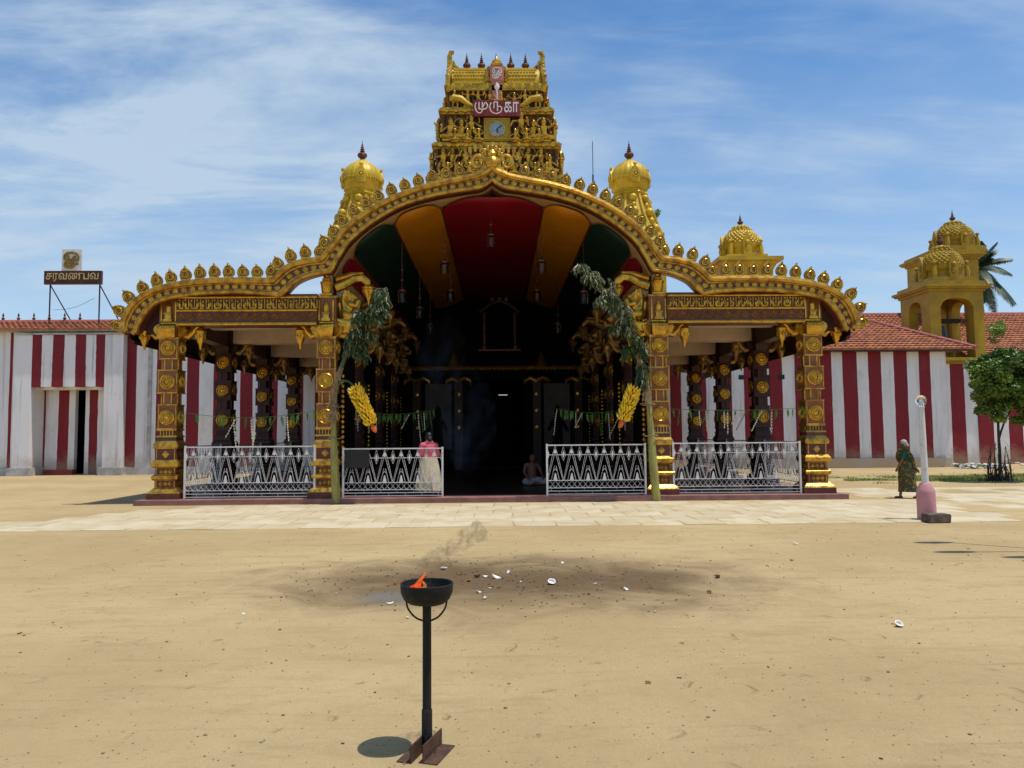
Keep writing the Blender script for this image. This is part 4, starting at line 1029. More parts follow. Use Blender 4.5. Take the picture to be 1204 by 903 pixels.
def scaly_dome(tw, x, y, z0, r_, h, mname, front):
    """squat bulbous dome with scales, lotus cap, corner lions and finial"""
    mb = MB(); s_ = h
    mb.sq(z0, z0+.12*s_, r_*2.15, r_*2.15, cx=x, cy=y); mb.lathe([(r_*.92, z0+.12*s_), (r_*.92, z0+.20*s_), (r_*.86, z0+.22*s_), (r_*.86, z0+.30*s_), (r_*.99, z0+.35*s_), (r_*1.01, z0+.40*s_), (r_, z0+.46*s_), (r_*.96, z0+.58*s_), (r_*.80, z0+.70*s_), (r_*.55, z0+.79*s_), (r_*.50, z0+.80*s_), (r_*.3, z0+.95*s_), (r_*.05, z0+s_)], 24, (x, y, 0))
    dm = world_part('dome', mb, mname, tw, 50)
    mb = MB()
    for i, (rr, zz_) in enumerate(((1.0, .46), (.99, .51), (.97, .56), (.92, .61), (.86, .66), (.77, .71), (.66, .755))):
        nn = 26
        for k in range(nn):
            a = 2*PI*(k+(.5 if i % 2 else 0))/nn; mb.ball((x+math.cos(a)*rr*r_*.955, y+math.sin(a)*rr*r_*.955, z0+zz_*s_), (.105*r_, .105*r_, .032*s_), 6, 4)
    for k in range(16):
        a = 2*PI*k/16; mb.ball((x+math.cos(a)*.55*r_, y+math.sin(a)*.55*r_, z0+.80*s_), (.11*r_, .11*r_, .06*s_), 6, 4)
    for k in range(12):
        a = 2*PI*k/12; mb.ball((x+math.cos(a)*.36*r_, y+math.sin(a)*.36*r_, z0+.90*s_), (.12*r_, .12*r_, .05*s_), 6, 4)
    tag(world_part('dome_scales', mb, mname, dm), kind='stuff')
    for k in range(8):
        a = k*PI/4 + PI/4*0
        rr = 1.0*r_ if k % 2 == 0 else 1.16*r_
        c, sn = math.cos(a), math.sin(a)
        mb = MB(); px_, py_ = x+c*rr, y+sn*rr
        if k % 2 == 0:
            mb.T = Matrix.Translation((px_, py_, 0)) @ Matrix.Rotation(a+PI/2, 4, 'Z')
            mb.prism([(-.2*r_, z0+.12*s_), (.2*r_, z0+.12*s_), (.24*r_, z0+.42*s_), (.13*r_, z0+.58*s_), (0, z0+.70*s_), (-.13*r_, z0+.58*s_), (-.24*r_, z0+.42*s_)], -.08, .12)
            mb.ball((0, -.1, z0+.42*s_), .12*r_); mb.ball((0, -.1, z0+.28*s_), (.12*r_, .08, .1*s_))
            world_part('horseshoe_gable', mb, mname, dm)
        else:
            mb.tube([(px_, py_, z0+.1*s_), (px_, py_, z0+.28*s_), (px_-c*.05, py_-sn*.05, z0+.42*s_)], [.11*r_, .12*r_, .09*r_], 7); mb.ball((px_, py_, z0+.48*s_), .10*r_)
            world_part('corner_lion', mb, mname, dm)
    return dm
# small dome tower right of the porch
td = thing('small_dome_tower', (11.68, 35.6, 0), 'small gold tower with a scaly dome above the eave of the side bay', 'tower')
mb = MB(); mb.sq(0, 9.05, 2.2, 2.2, cx=11.68, cy=35.6); mb.sq(9.05, 9.45, 2.2, 2.6, cx=11.68, cy=35.6); mb.sq(9.45, 9.62, 2.95, 2.95, cx=11.68, cy=35.6)
world_part('tower_body', mb, 'gold_dome', td, 20)
scaly_dome(td, 11.68, 35.6, 9.62, .88, 1.85, 'gold_dome', 0)
obj('kalasam_finial', kal, td, (11.68, 35.6, 11.42), scale=(.75, .75, .68))

# ------------------------------------------------------------------ tile roofs
def tile_slope(p_eave0, p_eave1, p_ridge0, p_ridge1, cw=.24, ch=.30):
    """courses of curved tiles on a quad slope given by world corners"""
    mb = MB(); A, B, C, D = map(Vector, (p_eave0, p_eave1, p_ridge0, p_ridge1))
    up = ((C+D)/2-(A+B)/2); nrm = (B-A).cross(up).normalized()
    if nrm.z < 0: nrm = -nrm
    ncr = max(2, int(up.length/ch))
    for i in range(ncr):
        u0, u1 = i/ncr, (i+1.12)/ncr
        a0, b0 = A.lerp(C, u0), B.lerp(D, u0); a1, b1 = A.lerp(C, min(1, u1)), B.lerp(D, min(1, u1))
        nt_ = max(1, int((b0-a0).length/cw)); ns = nt_*2
        vs = []
        for j in range(ns+1):
            w_ = j/ns; hgt = .035 if j % 2 else 0.0
            jit = random.uniform(-.006, .006)
            vs.append(a0.lerp(b0, w_)+nrm*(.075+hgt+jit)); vs.append(a1.lerp(b1, w_)+nrm*(.0+hgt*.9)); vs.append(a0.lerp(b0, w_)+nrm*(-.02))
        fs = []
        for j in range(ns): fs += [(3*j, 3*j+3, 3*j+4, 3*j+1), (3*j+2, 3*j+5, 3*j+3, 3*j)]
        mb.add(vs, fs)
    return mb
# ------------------------------------------------------------------ striped walls
def striped(mb, x0, x1, y0, y1, z0, z1, reds, m_w=0, m_r=1):
    cuts = sorted({x0, x1} | {c for r_ in reds for c in r_ if x0 < c < x1}); nz = 14
    zs = [z0+(z1-z0)*i/nz for i in range(nz+1)]; rw_ = random.Random(int(x0*10)); edge = []
    for c in cuts:
        if c in (x0, x1): edge.append([c]*(nz+1)); continue
        o_ = rw_.uniform(-.02, .02); tl_ = rw_.uniform(-.025, .025); edge.append([c+o_+tl_*i/nz+rw_.uniform(-.008, .008) for i in range(nz+1)])
    for k in range(len(cuts)-1):
        md = (cuts[k]+cuts[k+1])/2; mi = m_r if any(q[0] < md < q[1] for q in reds) else m_w
        for yy in (y0, y1):
            vs = [(edge[k][i], yy, zs[i]) for i in range(nz+1)]+[(edge[k+1][i], yy, zs[i]) for i in range(nz+1)]
            mb.add(vs, [(i, nz+1+i, nz+2+i, i+1) for i in range(nz)], mi)
        for i in (0, nz): mb.add([(edge[k][i], y0, zs[i]), (edge[k+1][i], y0, zs[i]), (edge[k+1][i], y1, zs[i]), (edge[k][i], y1, zs[i])], [(0, 1, 2, 3)], mi)
    mb.add([(x0, y0, z0), (x0, y1, z0), (x0, y1, z1), (x0, y0, z1)], [(0, 1, 2, 3)], m_w)
    mb.add([(x1, y0, z0), (x1, y1, z0), (x1, y1, z1), (x1, y0, z1)], [(0, 1, 2, 3)], m_w)
# ---- left wall
lw = thing('striped_wall', (-16, 33.5, 0), 'red and white striped temple wall with a recessed doorway under a roof sign', 'wall')
reds = [(-28.6, -28.0), (-27.4, -26.8), (-26.1, -25.5), (-24.9, -24.3), (-23.6, -23.0), (-22.4, -21.95), (-21.07, -20.92), (-16.2, -15.58), (-14.76, -14.15), (-13.43, -12.88), (-12.29, -11.70), (-11.12, -10.58), (-10.05, -9.50), (-8.95, -8.4), (-7.85, -7.3), (-6.7, -6.2), (-5.6, -5.1)]
mb = MB()
striped(mb, -32, -20.2, 33.5, 34.0, .32, 6.2, reds); striped(mb, -16.95, -4.4, 33.5, 34.0, .32, 6.2, reds)
striped(mb, -20.2, -16.95, 33.52, 34.0, 3.7, 6.2, [])
world_part('wall', mb, ['plaster', 'wall_red'], lw, 0)
mb = MB(); mb.box(-32, -20.2, 33.42, 33.98, 0, .32); mb.box(-16.95, -4.4, 33.42, 33.98, 0, .32)
world_part('plinth', mb, 'grey_plinth', lw, 0)
def px33(x, Y): return .1+(x-.1)*Y/33.5
YP = 33.15
for a, b_ in ((-20.88, -20.13), (-16.99, -16.20)):
    a, b_ = px33(a, YP), px33(b_, YP)
    mb = MB(); mb.box(a, b_, YP, 34.4, .34, 6.05)
    pr_ = world_part('pier', mb, 'plaster', lw, 0)
    mb = MB(); mb.box(a-.12, b_+.10, YP-.12, 34.4, 0, .34); world_part('pier_base', mb, 'grey_plinth', pr_, 0)
a, b_ = px33(-20.13, YP), px33(-16.99, YP)
mb = MB(); lr = [(px33(p, YP), px33(q, YP)) for p, q in ((-20.13, -19.71), (-19.27, -18.78), (-18.27, -17.79), (-17.37, -16.99))]
striped(mb, a, b_, YP+.012, 34.4, 3.80, 6.05, lr)
world_part('lintel', mb, ['plaster', 'wall_red'], lw, 0)
Yr = 34.15
mb = MB()
rr = [(px33(p, Yr), px33(q, Yr)) for p, q in ((-19.79, -19.43), (-18.95, -18.46), (-17.58, -17.22))]
striped(mb, px33(-20.2, Yr), px33(-18.20, Yr), Yr, 34.4, .22, 3.80, rr); striped(mb, px33(-17.76, Yr), px33(-16.9, Yr), Yr, 34.4, .0, 3.80, rr)
world_part('recess_panel', mb, ['plaster', 'wall_red'], lw, 0)
mb = MB(); mb.box(px33(-19.8, Yr), px33(-18.2, Yr), Yr-.12, 34.4, 0, .22); world_part('door_step', mb, 'step_red', lw, 0)
mb = MB(); mb.box(-19.0, -16.5, 36.5, 36.7, 0, 4); mb.box(-19.2, -18.9, 34.42, 36.5, 0, 4); mb.box(-16.7, -16.5, 34.42, 36.5, 0, 4); mb.box(-19.2, -16.5, 34.42, 36.7, 4, 4.1)
world_part('passage', mb, 'interior_dark', lw, 0)
mb = MB(); mb.box(-15.10, -14.93, 33.46, 33.5, .3, 6.0); world_part('drain_channel', mb, 'grey_plinth', lw, 0)
mb = MB(); mb.box(-32, -4.4, 33.1, 34.0, 6.2, 6.26); mb.box(px33(-20.9, YP), px33(-16.15, YP), YP-.08, 33.1, 6.05, 6.12); world_part('eave_board', mb, 'grey_plinth', lw, 0)
lrf = tile_slope((-32, 33.0, 6.26), (-4.5, 33.0, 6.26), (-32, 35.0, 6.86), (-4.5, 35.0, 6.86))
tr = world_part('tile_roof', lrf, 'tile', lw, 30)
mb = MB(); mb.tube([(-32, 35.0, 6.89), (-4.5, 35.0, 6.89)], .10, 8); world_part('ridge', mb, 'ridge_tile', tr)
mb = MB(); mb.lathe([(.07, 0), (.05, .05), (.08, .10), (.02, .16), (.05, .22), (.004, .36)], 8); spk = mb.mesh('ridge_spike', 'copper')
for i in range(19): obj('ridge_spike', spk, tr, (-31.4+i*.66*1.05, 35.0, 6.96))
mb = MB(); mb.box(-32, -4.5, 34.0, 36.9, 6.0, 6.24); mb.add([(-32, 35, 6.86), (-4.5, 35, 6.86), (-4.5, 37, 6.26), (-32, 37, 6.26)], [(0, 1, 2, 3)]); world_part('rear_slope', mb, 'tile', lw, 0)

# ---- roof sign on the left wall
ls = thing('roof_sign', (-18.75, 34.0, 6.3), 'dark maroon sign board with gilt Tamil letters on thin posts above the tiles', 'sign')
mb = MB(); mb.box(-20.01, -17.49, 33.98, 34.12, 8.42, 9.02)
bd = world_part('board', mb, 'sign_dark', ls, 0)
tm = text_mesh('சரவணபவ', 'lettering', 'letter_gold', 1.0, .02, .008)
o = obj('lettering', tm, ls, (-18.75, 33.96, 8.72), rot=(PI/2, 0, 0)); o.scale = (2.30/tm['w'], .40/tm['h'], 1)
mb = MB()
for z in (8.44, 9.0): mb.tube([(-20.0, 33.97, z), (-17.5, 33.97, z)], .02, 6)
world_part('board_trim', mb, 'maroon', bd)
for x in (-19.76, -17.58):
    mb = MB(); mb.tube([(x, 34.05, 6.3), (x, 34.05, 8.45)], .035, 6); world_part('post', mb, 'dark_maroon', ls)
    mb = MB(); mb.tube([(x-.02, 34.1, 8.4), (x+.35, 35.2, 6.9)], .03, 6); world_part('brace', mb, 'steel_grey', ls)
mb = MB(); mb.tube(spline([(-19.6, 34.05, 7.28), (-19.1, 34.05, 7.3), (-18.5, 34.05, 7.45), (-17.8, 34.05, 7.8)], 16), .008, 5); world_part('wire', mb, 'black', ls)
eb = thing('emblem_board', (-18.83, 34.0, 9.03), 'white square board with a curling gilt symbol above the maroon roof sign', 'sign')
mb = MB(); mb.box(-19.26, -18.40, 34.0, 34.08, 9.024, 9.99); world_part('board', mb, 'board_white', eb, 0)
om2 = text_mesh('ௐ', 'om_symbol', 'emblem_gold', 1.0, .025, .02)
o = obj('om_symbol', om2, eb, (-18.83, 33.97, 9.50), rot=(PI/2, 0, 0)); o.scale = (.70/om2['w'], .76/om2['h'], 1)

# ---- right wall with hip roof
rw = thing('hip_roofed_wall', (16, 34.0, 0), 'red and white striped hall wall under a hipped terracotta tile roof', 'wall')
def p35(x): return .1+(x-.1)*34.0/35.0
reds = [(p35(a), p35(b_)) for a, b_ in ((4.6, 5.1), (5.7, 6.25), (6.85, 7.4), (8.0, 8.55), (9.15, 9.7), (10.30, 10.87), (11.46, 12.03), (12.63, 13.22), (13.80, 14.37), (14.97, 15.53), (16.09, 16.72), (17.28, 17.86), (18.46, 19.04), (19.62, 20.14))]
xc = p35(20.9)
mb = MB(); striped(mb, 4.4, xc, 34.0, 34.5, .42, 5.3, reds); mb.add([(xc, 34.0, .42), (xc, 38, .42), (xc, 38, 5.3), (xc, 34, 5.3)], [(0, 1, 2, 3)], 0)
world_part('wall', mb, ['plaster', 'wall_red'], rw, 0)
mb = MB(); mb.box(4.4, xc+.06, 33.93, 34.4, -.1, .42); mb.box(xc-.3, xc+.06, 34.4, 38, -.1, .42); world_part('plinth', mb, 'earthy_plinth', rw, 0)
for x in (11.35, 12.55, 13.2): 
    mb = MB(); mb.box(p35(x)-.13, p35(x)+.13, 33.97, 34.02, 3.98, 4.18); world_part('vent', mb, 'black', rw, 0)
mb = MB(); mb.box(4.4, 21.1, 33.55, 34.5, 5.18, 5.28); world_part('eave_board', mb, 'dark_maroon', rw, 0)
E0, E1, R0, R1 = (4.4, 33.5, 5.25), (21.35, 33.5, 5.25), (4.4, 37.7, 7.35), (17.6, 37.7, 7.35)
tr = world_part('tile_roof', tile_slope(E0, E1, R0, R1), 'tile', rw, 30)
mb = tile_slope((21.35, 33.5, 5.25), (21.35, 41.9, 5.25), (17.6, 37.7, 7.35), (17.6, 37.71, 7.35)); world_part('hip_end', mb, 'tile', tr, 30)
mb = MB(); a, b_ = Vector((21.38, 33.45, 5.30)), Vector((17.6, 37.7, 7.42)); nn = 18
for i in range(nn):
    p, q = a.lerp(b_, i/nn), a.lerp(b_, (i+1.06)/nn); mb.tube([p, q], [.13, .105], 8)
mb.tube([(4.4, 37.7, 7.40), (17.6, 37.7, 7.40)], .12, 8)
world_part('ridge', mb, 'ridge_tile', tr)
mb = MB(); mb.add([(4.4, 37.7, 7.33), (17.6, 37.7, 7.33), (21.3, 41.9, 5.2), (4.4, 41.9, 5.2)], [(0, 1, 2, 3)]); world_part('rear_slope', mb, 'tile', tr, 0)

# ---- farther wall at the right with its own roof
fw = thing('far_striped_wall', (26, 36.6, 0), 'farther striped wall with broad red bands behind the small tree', 'wall')
reds = [(22.02, 22.72), (23.28, 24.06), (24.78, 25.50), (26.2, 26.95), (27.7, 28.4), (29.1, 29.8), (30.5, 31.2)]
mb = MB(); striped(mb, xc, 34, 36.6, 37.1, .05, 4.85, reds); world_part('wall', mb, ['plaster', 'wall_red'], fw, 0)
mb = MB(); mb.box(xc+.02, 34, 36.54, 37.05, 4.85, 5.0); mb.box(xc+.02, 24.2, 36.30, 36.54, 5.0, 5.15); world_part('cornice', mb, 'ochre', fw, 0)
fr = world_part('tile_roof', tile_slope((23.6, 37.4, 5.2), (34, 37.4, 5.2), (23.6, 43.4, 8.3), (34, 43.4, 8.3)), 'tile', fw, 30)
mb = tile_slope((18, 41.2, 6.85), (23.6, 40.4, 6.75), (18, 43.4, 8.3), (23.6, 43.4, 8.3)); world_part('roof_extension', mb, 'tile', fr, 30)
mb = MB(); mb.tube([(18, 43.4, 8.32), (34, 43.4, 8.32)], .12, 8); world_part('ridge', mb, 'ridge_tile', fr)
mb = MB(); mb.box(18, 34, 43.5, 44, 0, 8.2); world_part('rear_wall', mb, 'plaster', fw, 0)

# ------------------------------------------------------------------ bell towers
def arch_wall(mb, x0, x1, y0, y1, z0, z1, ax0, ax1, zs, zt):
    """front wall with an arched opening, ax0..ax1, springing zs, top zt"""
    mb.box(x0, ax0, y0, y1, z0, z1); mb.box(ax1, x1, y0, y1, z0, z1)
    n = 12; xs = [ax0+(ax1-ax0)*i/n for i in range(n+1)]
    def top(x): u = (x-(ax0+ax1)/2)/((ax1-ax0)/2); return zs+(zt-zs)*math.sqrt(max(0, 1-u*u))
    for a, b_ in zip(xs[:-1], xs[1:]):
        za_, zb_ = top(a), top(b_)
        mb.add([(a, y0, za_), (b_, y0, zb_), (b_, y0, z1), (a, y0, z1), (a, y1, za_), (b_, y1, zb_), (b_, y1, z1), (a, y1, z1)], [(0, 1, 2, 3), (5, 4, 7, 6), (0, 4, 5, 1), (3, 2, 6, 7)])
def bell_tower(x0, x1, y0, y1, z0, z1, ztop_arch, label, dome_r, dome_h, dz, kscale, dxc=0.0, solid=False):
    bt = thing('bell_tower', ((x0+x1)/2, (y0+y1)/2, 0), label, 'tower')
    mb = MB(); W = x1-x0
    pw = .155*W
    arch_wall(mb, x0, x1, y0, y0+.45, z0, z1, x0+pw*1.25, x1-pw*1.25, ztop_arch-.45, ztop_arch)
    body = world_part('tower_body', mb, 'ochre', bt, 25); mb = MB()
    arch_wall(mb, x0, x1, y1-.45, y1, z0, z1, x0+pw*1.25, x1-pw*1.25, ztop_arch-.45, ztop_arch)
    world_part('rear_arch', mb, 'ochre', body, 25)
    mb = MB(); mb.T = Matrix.Translation((x0, y0, 0)) @ Matrix.Rotation(PI/2, 4, 'Z')
    d = y1-y0
    arch_wall(mb, .45, d-.45, -.45, 0, z0, z1, .45+.32, d-.45-.32, ztop_arch-.45, ztop_arch)
    world_part('side_arch', mb, 'ochre', body, 25); mb = MB()
    mb.T = Matrix.Translation((x1, y0, 0)) @ Matrix.Rotation(PI/2, 4, 'Z')
    arch_wall(mb, .45, d-.45, 0, .45, z0, z1, .45+.32, d-.45-.32, ztop_arch-.45, ztop_arch)
    world_part('side_arch', mb, 'ochre', body, 25)
    mb = MB(); mb.box(x0-.02, x1+.02, y0+.55, y1+.02, 0, z0); world_part('tower_base', mb, 'ochre', bt, 0)
    mb = MB()
    for e, za_, zb_ in ((.08, z1, z1+.12), (.22, z1+.12, z1+.20), (.30, z1+.20, z1+.32), (.10, z1+.32, z1+.50)): mb.box(x0-e, x1+e, y0-e, y1+e, za_, zb_)
    world_part('cornice', mb, 'ochre', bt, 0)
    cx_, cy_ = (x0+x1)/2+dxc, (y0+y1)/2
    scaly_dome(bt, cx_, cy_, z1+.50+dz, dome_r, dome_h, 'ochre', 0)
    mb = MB(); mb.sq(z1+.5, z1+.5+dz+.002, dome_r*2.3, dome_r*2.3, cx=cx_, cy=cy_); world_part('dome_base', mb, 'ochre', bt, 0)
    obj('kalasam_finial', kal, bt, (cx_, cy_, z1+.5+dz+dome_h-.06), scale=kscale)
    return bt
bell_tower(21.20, 23.85, 36.6, 39.3, 5.16, 8.42, 8.1, 'ochre open bell pavilion with scaly dome and a bell hanging inside', 1.0, 2.1, .03, 1.0, .10)
bell_tower(24.3, 26.85, 41.5, 44.2, 6.9, 11.15, 9.6, 'taller ochre domed tower standing behind the open bell pavilion', 1.04, 1.95, .08, .85, .75)
bl = thing('temple_bell', (22.4, 38.0, 5.2), 'dark bronze bell hanging from a beam inside the ochre pavilion', 'bell')
mb = MB(); mb.box(21.6, 23.45, 37.85, 38.15, 7.05, 7.25); world_part('beam', mb, 'dark_bark', bl, 0)
mb = MB(); mb.lathe([(.60, 5.85), (.52, 5.98), (.40, 6.2), (.34, 6.6), (.26, 6.85), (.08, 6.95), (.08, 7.1)], 20, (22.4, 38.0, 0)); world_part('bell_body', mb, 'steel_grey', bl)
mb = MB(); mb.box(21.25, 23.8, 36.65, 39.25, 5.1, 5.165); world_part('floor_frame', mb, 'dark_bark', bl, 0)

# ------------------------------------------------------------------ railings
def railing_unit_meshes(h):
    mb = MB()
    mb.add([(0, -.006, 0), (.028, -.006, .10), (0, -.006, .20), (-.028, -.006, .10), (0, .006, 0), (.028, .006, .10), (0, .006, .20), (-.028, .006, .10)], [(0, 1, 2, 3), (7, 6, 5, 4), (0, 4, 5, 1), (1, 5, 6, 2), (2, 6, 7, 3), (3, 7, 4, 0)])
    dia = mb.mesh('diamond_leaf', 'white_paint', 0)
    mb = MB()
    mb.add([(-.05, -.006, 0), (.05, -.006, 0), (.012, -.006, .17), (-.012, -.006, .17), (-.05, .006, 0), (.05, .006, 0), (.012, .006, .17), (-.012, .006, .17)], [(0, 1, 2, 3), (7, 6, 5, 4), (0, 4, 5, 1), (1, 5, 6, 2), (2, 6, 7, 3), (3, 7, 4, 0)])
    return dia, mb.mesh('foot_plate', 'white_paint', 0)
DIA, FOOT = railing_unit_meshes(1.2)
mb = MB(); mb.add([(0, -.006, .0), (.045, -.006, .035), (.0, -.006, .13), (-.045, -.006, .035), (0, .006, .0), (.045, .006, .035), (.0, .006, .13), (-.045, .006, .035)], [(0, 1, 2, 3), (7, 6, 5, 4), (0, 4, 5, 1), (1, 5, 6, 2), (2, 6, 7, 3), (3, 7, 4, 0)])
SPEAR = mb.mesh('spear_tip', 'white_paint', 0)
def railing(length, loc, rotz, label, z0=.16, z1=1.36, notch=None, group=None, posts=True, simple=False):
    t_ = tag(obj('railing', None, None, loc), label, 'railing', group)
    def part(name, mb, par=None): return obj(name, mb.mesh(name, 'white_paint', 30), par or t_, loc)
    n = max(1, round(length/.37)); u = length/n; H = z1-z0
    zl = z0+.275*H; zd = z0+.125*H; zb = z0+.062*H     # lattice bottom rails
    x_n = notch[0] if notch else 0; z_n = notch[1] if notch else z1
    r_ = .011
    mb = MB(); mb.box(x_n, length, -.014, .014, z1-.03, z1)
    if notch: mb.box(0, x_n, -.014, .014, z_n-.03, z_n); mb.box(x_n-.014, x_n+.014, -.014, .014, z_n, z1)
    part('top_rail', mb)
    for x in (0, length):
        if not posts and x == length: continue
        mb = MB(); mb.box(x-.022, x+.022, -.022, .022, .13, (z_n if notch and x == 0 else z1)+.02); part('post', mb)
    for z in (z0, zb, zd, zl):
        mb = MB(); mb.box(.015, length-.015, -.011, .011, z-.008, z+.008); part('lower_rail', mb)
    mb = MB()      # brick pattern
    for i in range(n*2):
        x = (i+.5)*u/2
        if i % 2: mb.box(x-.004, x+.004, -.004, .004, z0, zb)
        else: mb.box(x-.004, x+.004, -.004, .004, zb, zd)
    # diamonds
    for i in range(n*3):
        x = i*u/3; e = u/3; zm = (zd+zl)/2
        mb.tube([(x, 0, zm), (x+e/2, 0, zl)], .0045, 4); mb.tube([(x+e/2, 0, zl), (x+e, 0, zm)], .0045, 4); mb.tube([(x, 0, zm), (x+e/2, 0, zd)], .0045, 4); mb.tube([(x+e/2, 0, zd), (x+e, 0, zm)], .0045, 4)
    tag(part('diamond_lattice', mb), kind='stuff')
    mb = MB(); zt = z1-.03; Hs = zt-zl; zx = zl+Hs*.74
    mb.box(x_n, length, -.005, .005, zx-.007, zx+.007)
    for i in range(n):
        c = (i+.5)*u
        if c < x_n+.05:
            for q in range(3): mb.tube([(c-u*.4+q*u*.27, 0, zl), (c-u*.13+q*u*.27, 0, z_n-.02)], .0045, 4); mb.tube([(c-u*.13+q*u*.27, 0, zl), (c-u*.4+q*u*.27, 0, z_n-.02)], .0045, 4)
            continue
        for s_ in (-1, 1):
            mb.tube([(c+s_*.02, 0, zx), (c+s_*u*.46, 0, zl)], .0045, 4)
            mb.tube([(c+s_*u*.16, 0, zx), (c+s_*u*.49, 0, zl+.02)], .0045, 4)
            mb.tube([(c+s_*.02, 0, zl+.42*Hs), (c+s_*u*.25, 0, zl)], .0045, 4)
            mb.tube([(c, 0, zt), (c+s_*u*.16, 0, zx)], .0045, 4)
            mb.tube([(c+s_*u*.5, 0, zt-.02), (c+s_*u*.36, 0, zx)], .0045, 4)
            mb.tube([(c+s_*u*.36, 0, zx), (c+s_*u*.5, 0, zx-.14)], .0045, 4)
            mb.tube([(c+s_*.045, 0, zl+.27*Hs), (c, 0, zl+.34*Hs)], .0045, 4)
    tag(part('spear_lattice', mb), kind='stuff')
    def place(name, me, x, z):
        o = obj(name, me, t_, loc); o.location = (x, -.002, z); return o
    for i in range(n):
        c = (i+.5)*u
        if c < x_n+.05: continue
        place('spear_tip', SPEAR, c, zx+.02); place('foot_plate', FOOT, c, zl+.005)
        place('diamond_leaf', DIA, c-u/2 if i else c-u/2+.03, zx-.09)
    t_.rotation_euler = (0, 0, rotz)
    return t_
railing(3.10, (-7.42, 18.62, 0), 0, 'white lattice railing closing the front bay on the roof-sign side', z1=1.37)
railing(3.10, (4.36, 18.62, 0), 0, 'white lattice railing closing the front bay on the lamp-post side', z1=1.37)
railing(2.38, (-3.62, 18.55, 0), 0, 'white lattice gate railing with a black board at its corner', z1=1.30)
mb = MB(); mb.box(-3.58, -2.99, 18.505, 18.53, .83, 1.265)
tag(obj('black_board', mb.mesh('black_board', 'black', 0)), 'plain black board hung on the corner of a white gate railing', 'board')
railing(2.38, (1.28, 18.55, 0), 0, 'white lattice gate railing without any board, beside the dark entrance', z1=1.35)
for s_, nm in ((-1, 'roof-sign'), (1, 'lamp-post')):
    for k in range(3):
        railing(3.1, (s_*7.9, 19.22+3.75*k, 0), PI/2, 'white flank railing on the %s side, between its %s outer columns' % (nm, ('first and second', 'second and third', 'third and fourth')[k]), z1=1.37, group='flank railings of the porch')

# ------------------------------------------------------------------ festoons
mb = MB(); mb.add([(0, 0, 0), (.028, .004, -.07), (.02, .0, -.15), (0, -.004, -.22), (-.02, 0, -.14), (-.028, .004, -.06)], [(0, 1, 2, 3, 4, 5)])
FLEAF = mb.mesh('leaf', 'festoon_green', 0)
STR = []
for q in range(3):
    mb = MB(); nb = (7, 10, 8)[q]
    mb.tube([(0, 0, 0), (0, 0, -.055*nb-.05)], .004, 4)
    for k in range(nb): mb.ball((random.uniform(-.008, .008), 0, -.06-.055*k), (.018, .018, .022), 6, 4)
    STR.append(mb.mesh('flower_strand', ['festoon_white', 'festoon_white', 'festoon_green'][q], 40))
def festoon(x0, x1, y, z, label, sag, seed, n=11):
    rn = random.Random(seed)
    t_ = thing('leaf_festoon', ((x0+x1)/2, y, z), label, 'festoon')
    pts = [(x0+(x1-x0)*i/20, y, z-sag*(1-((i-10)/10)**2)) for i in range(21)]
    mb = MB(); mb.tube(pts, .006, 5); world_part('string', mb, 'festoon_green', t_)
    for i in range(n*2):
        u = (i+rn.uniform(.1, .9))/(n*2); x = x0+(x1-x0)*u; zz_ = z-sag*(1-(2*u-1)**2)
        if rn.random() < .5:
            for q in range(rn.choice((1, 2, 3))): obj('leaf', FLEAF, t_, (x+q*.012, y, zz_), rotz=rn.uniform(-1.2, 1.2), scale=rn.uniform(.8, 1.35)).rotation_euler[1] = rn.uniform(-.25, .25)
        else: obj('flower_strand', STR[rn.randrange(3)], t_, (x, y-.01, zz_), scale=(1, 1, rn.uniform(.8, 1.4))).rotation_euler[1] = rn.uniform(-.15, .15) if rn.random() < .8 else .5
festoon(-7.62, -4.33, 18.68, 2.22, 'leaf and flower string above the front railing on the roof-sign side', .16, 4)
festoon(4.33, 7.62, 18.68, 2.20, 'leaf and flower string above the front railing on the lamp-post side', .05, 9)
festoon(-3.8, -1.6, 20.9, 2.3, 'dim leaf string inside the nave on the side of the black board', .12, 12, 12)
festoon(1.7, 3.8, 20.9, 2.3, 'dim leaf string inside the nave on the side without the black board', .12, 14, 12)

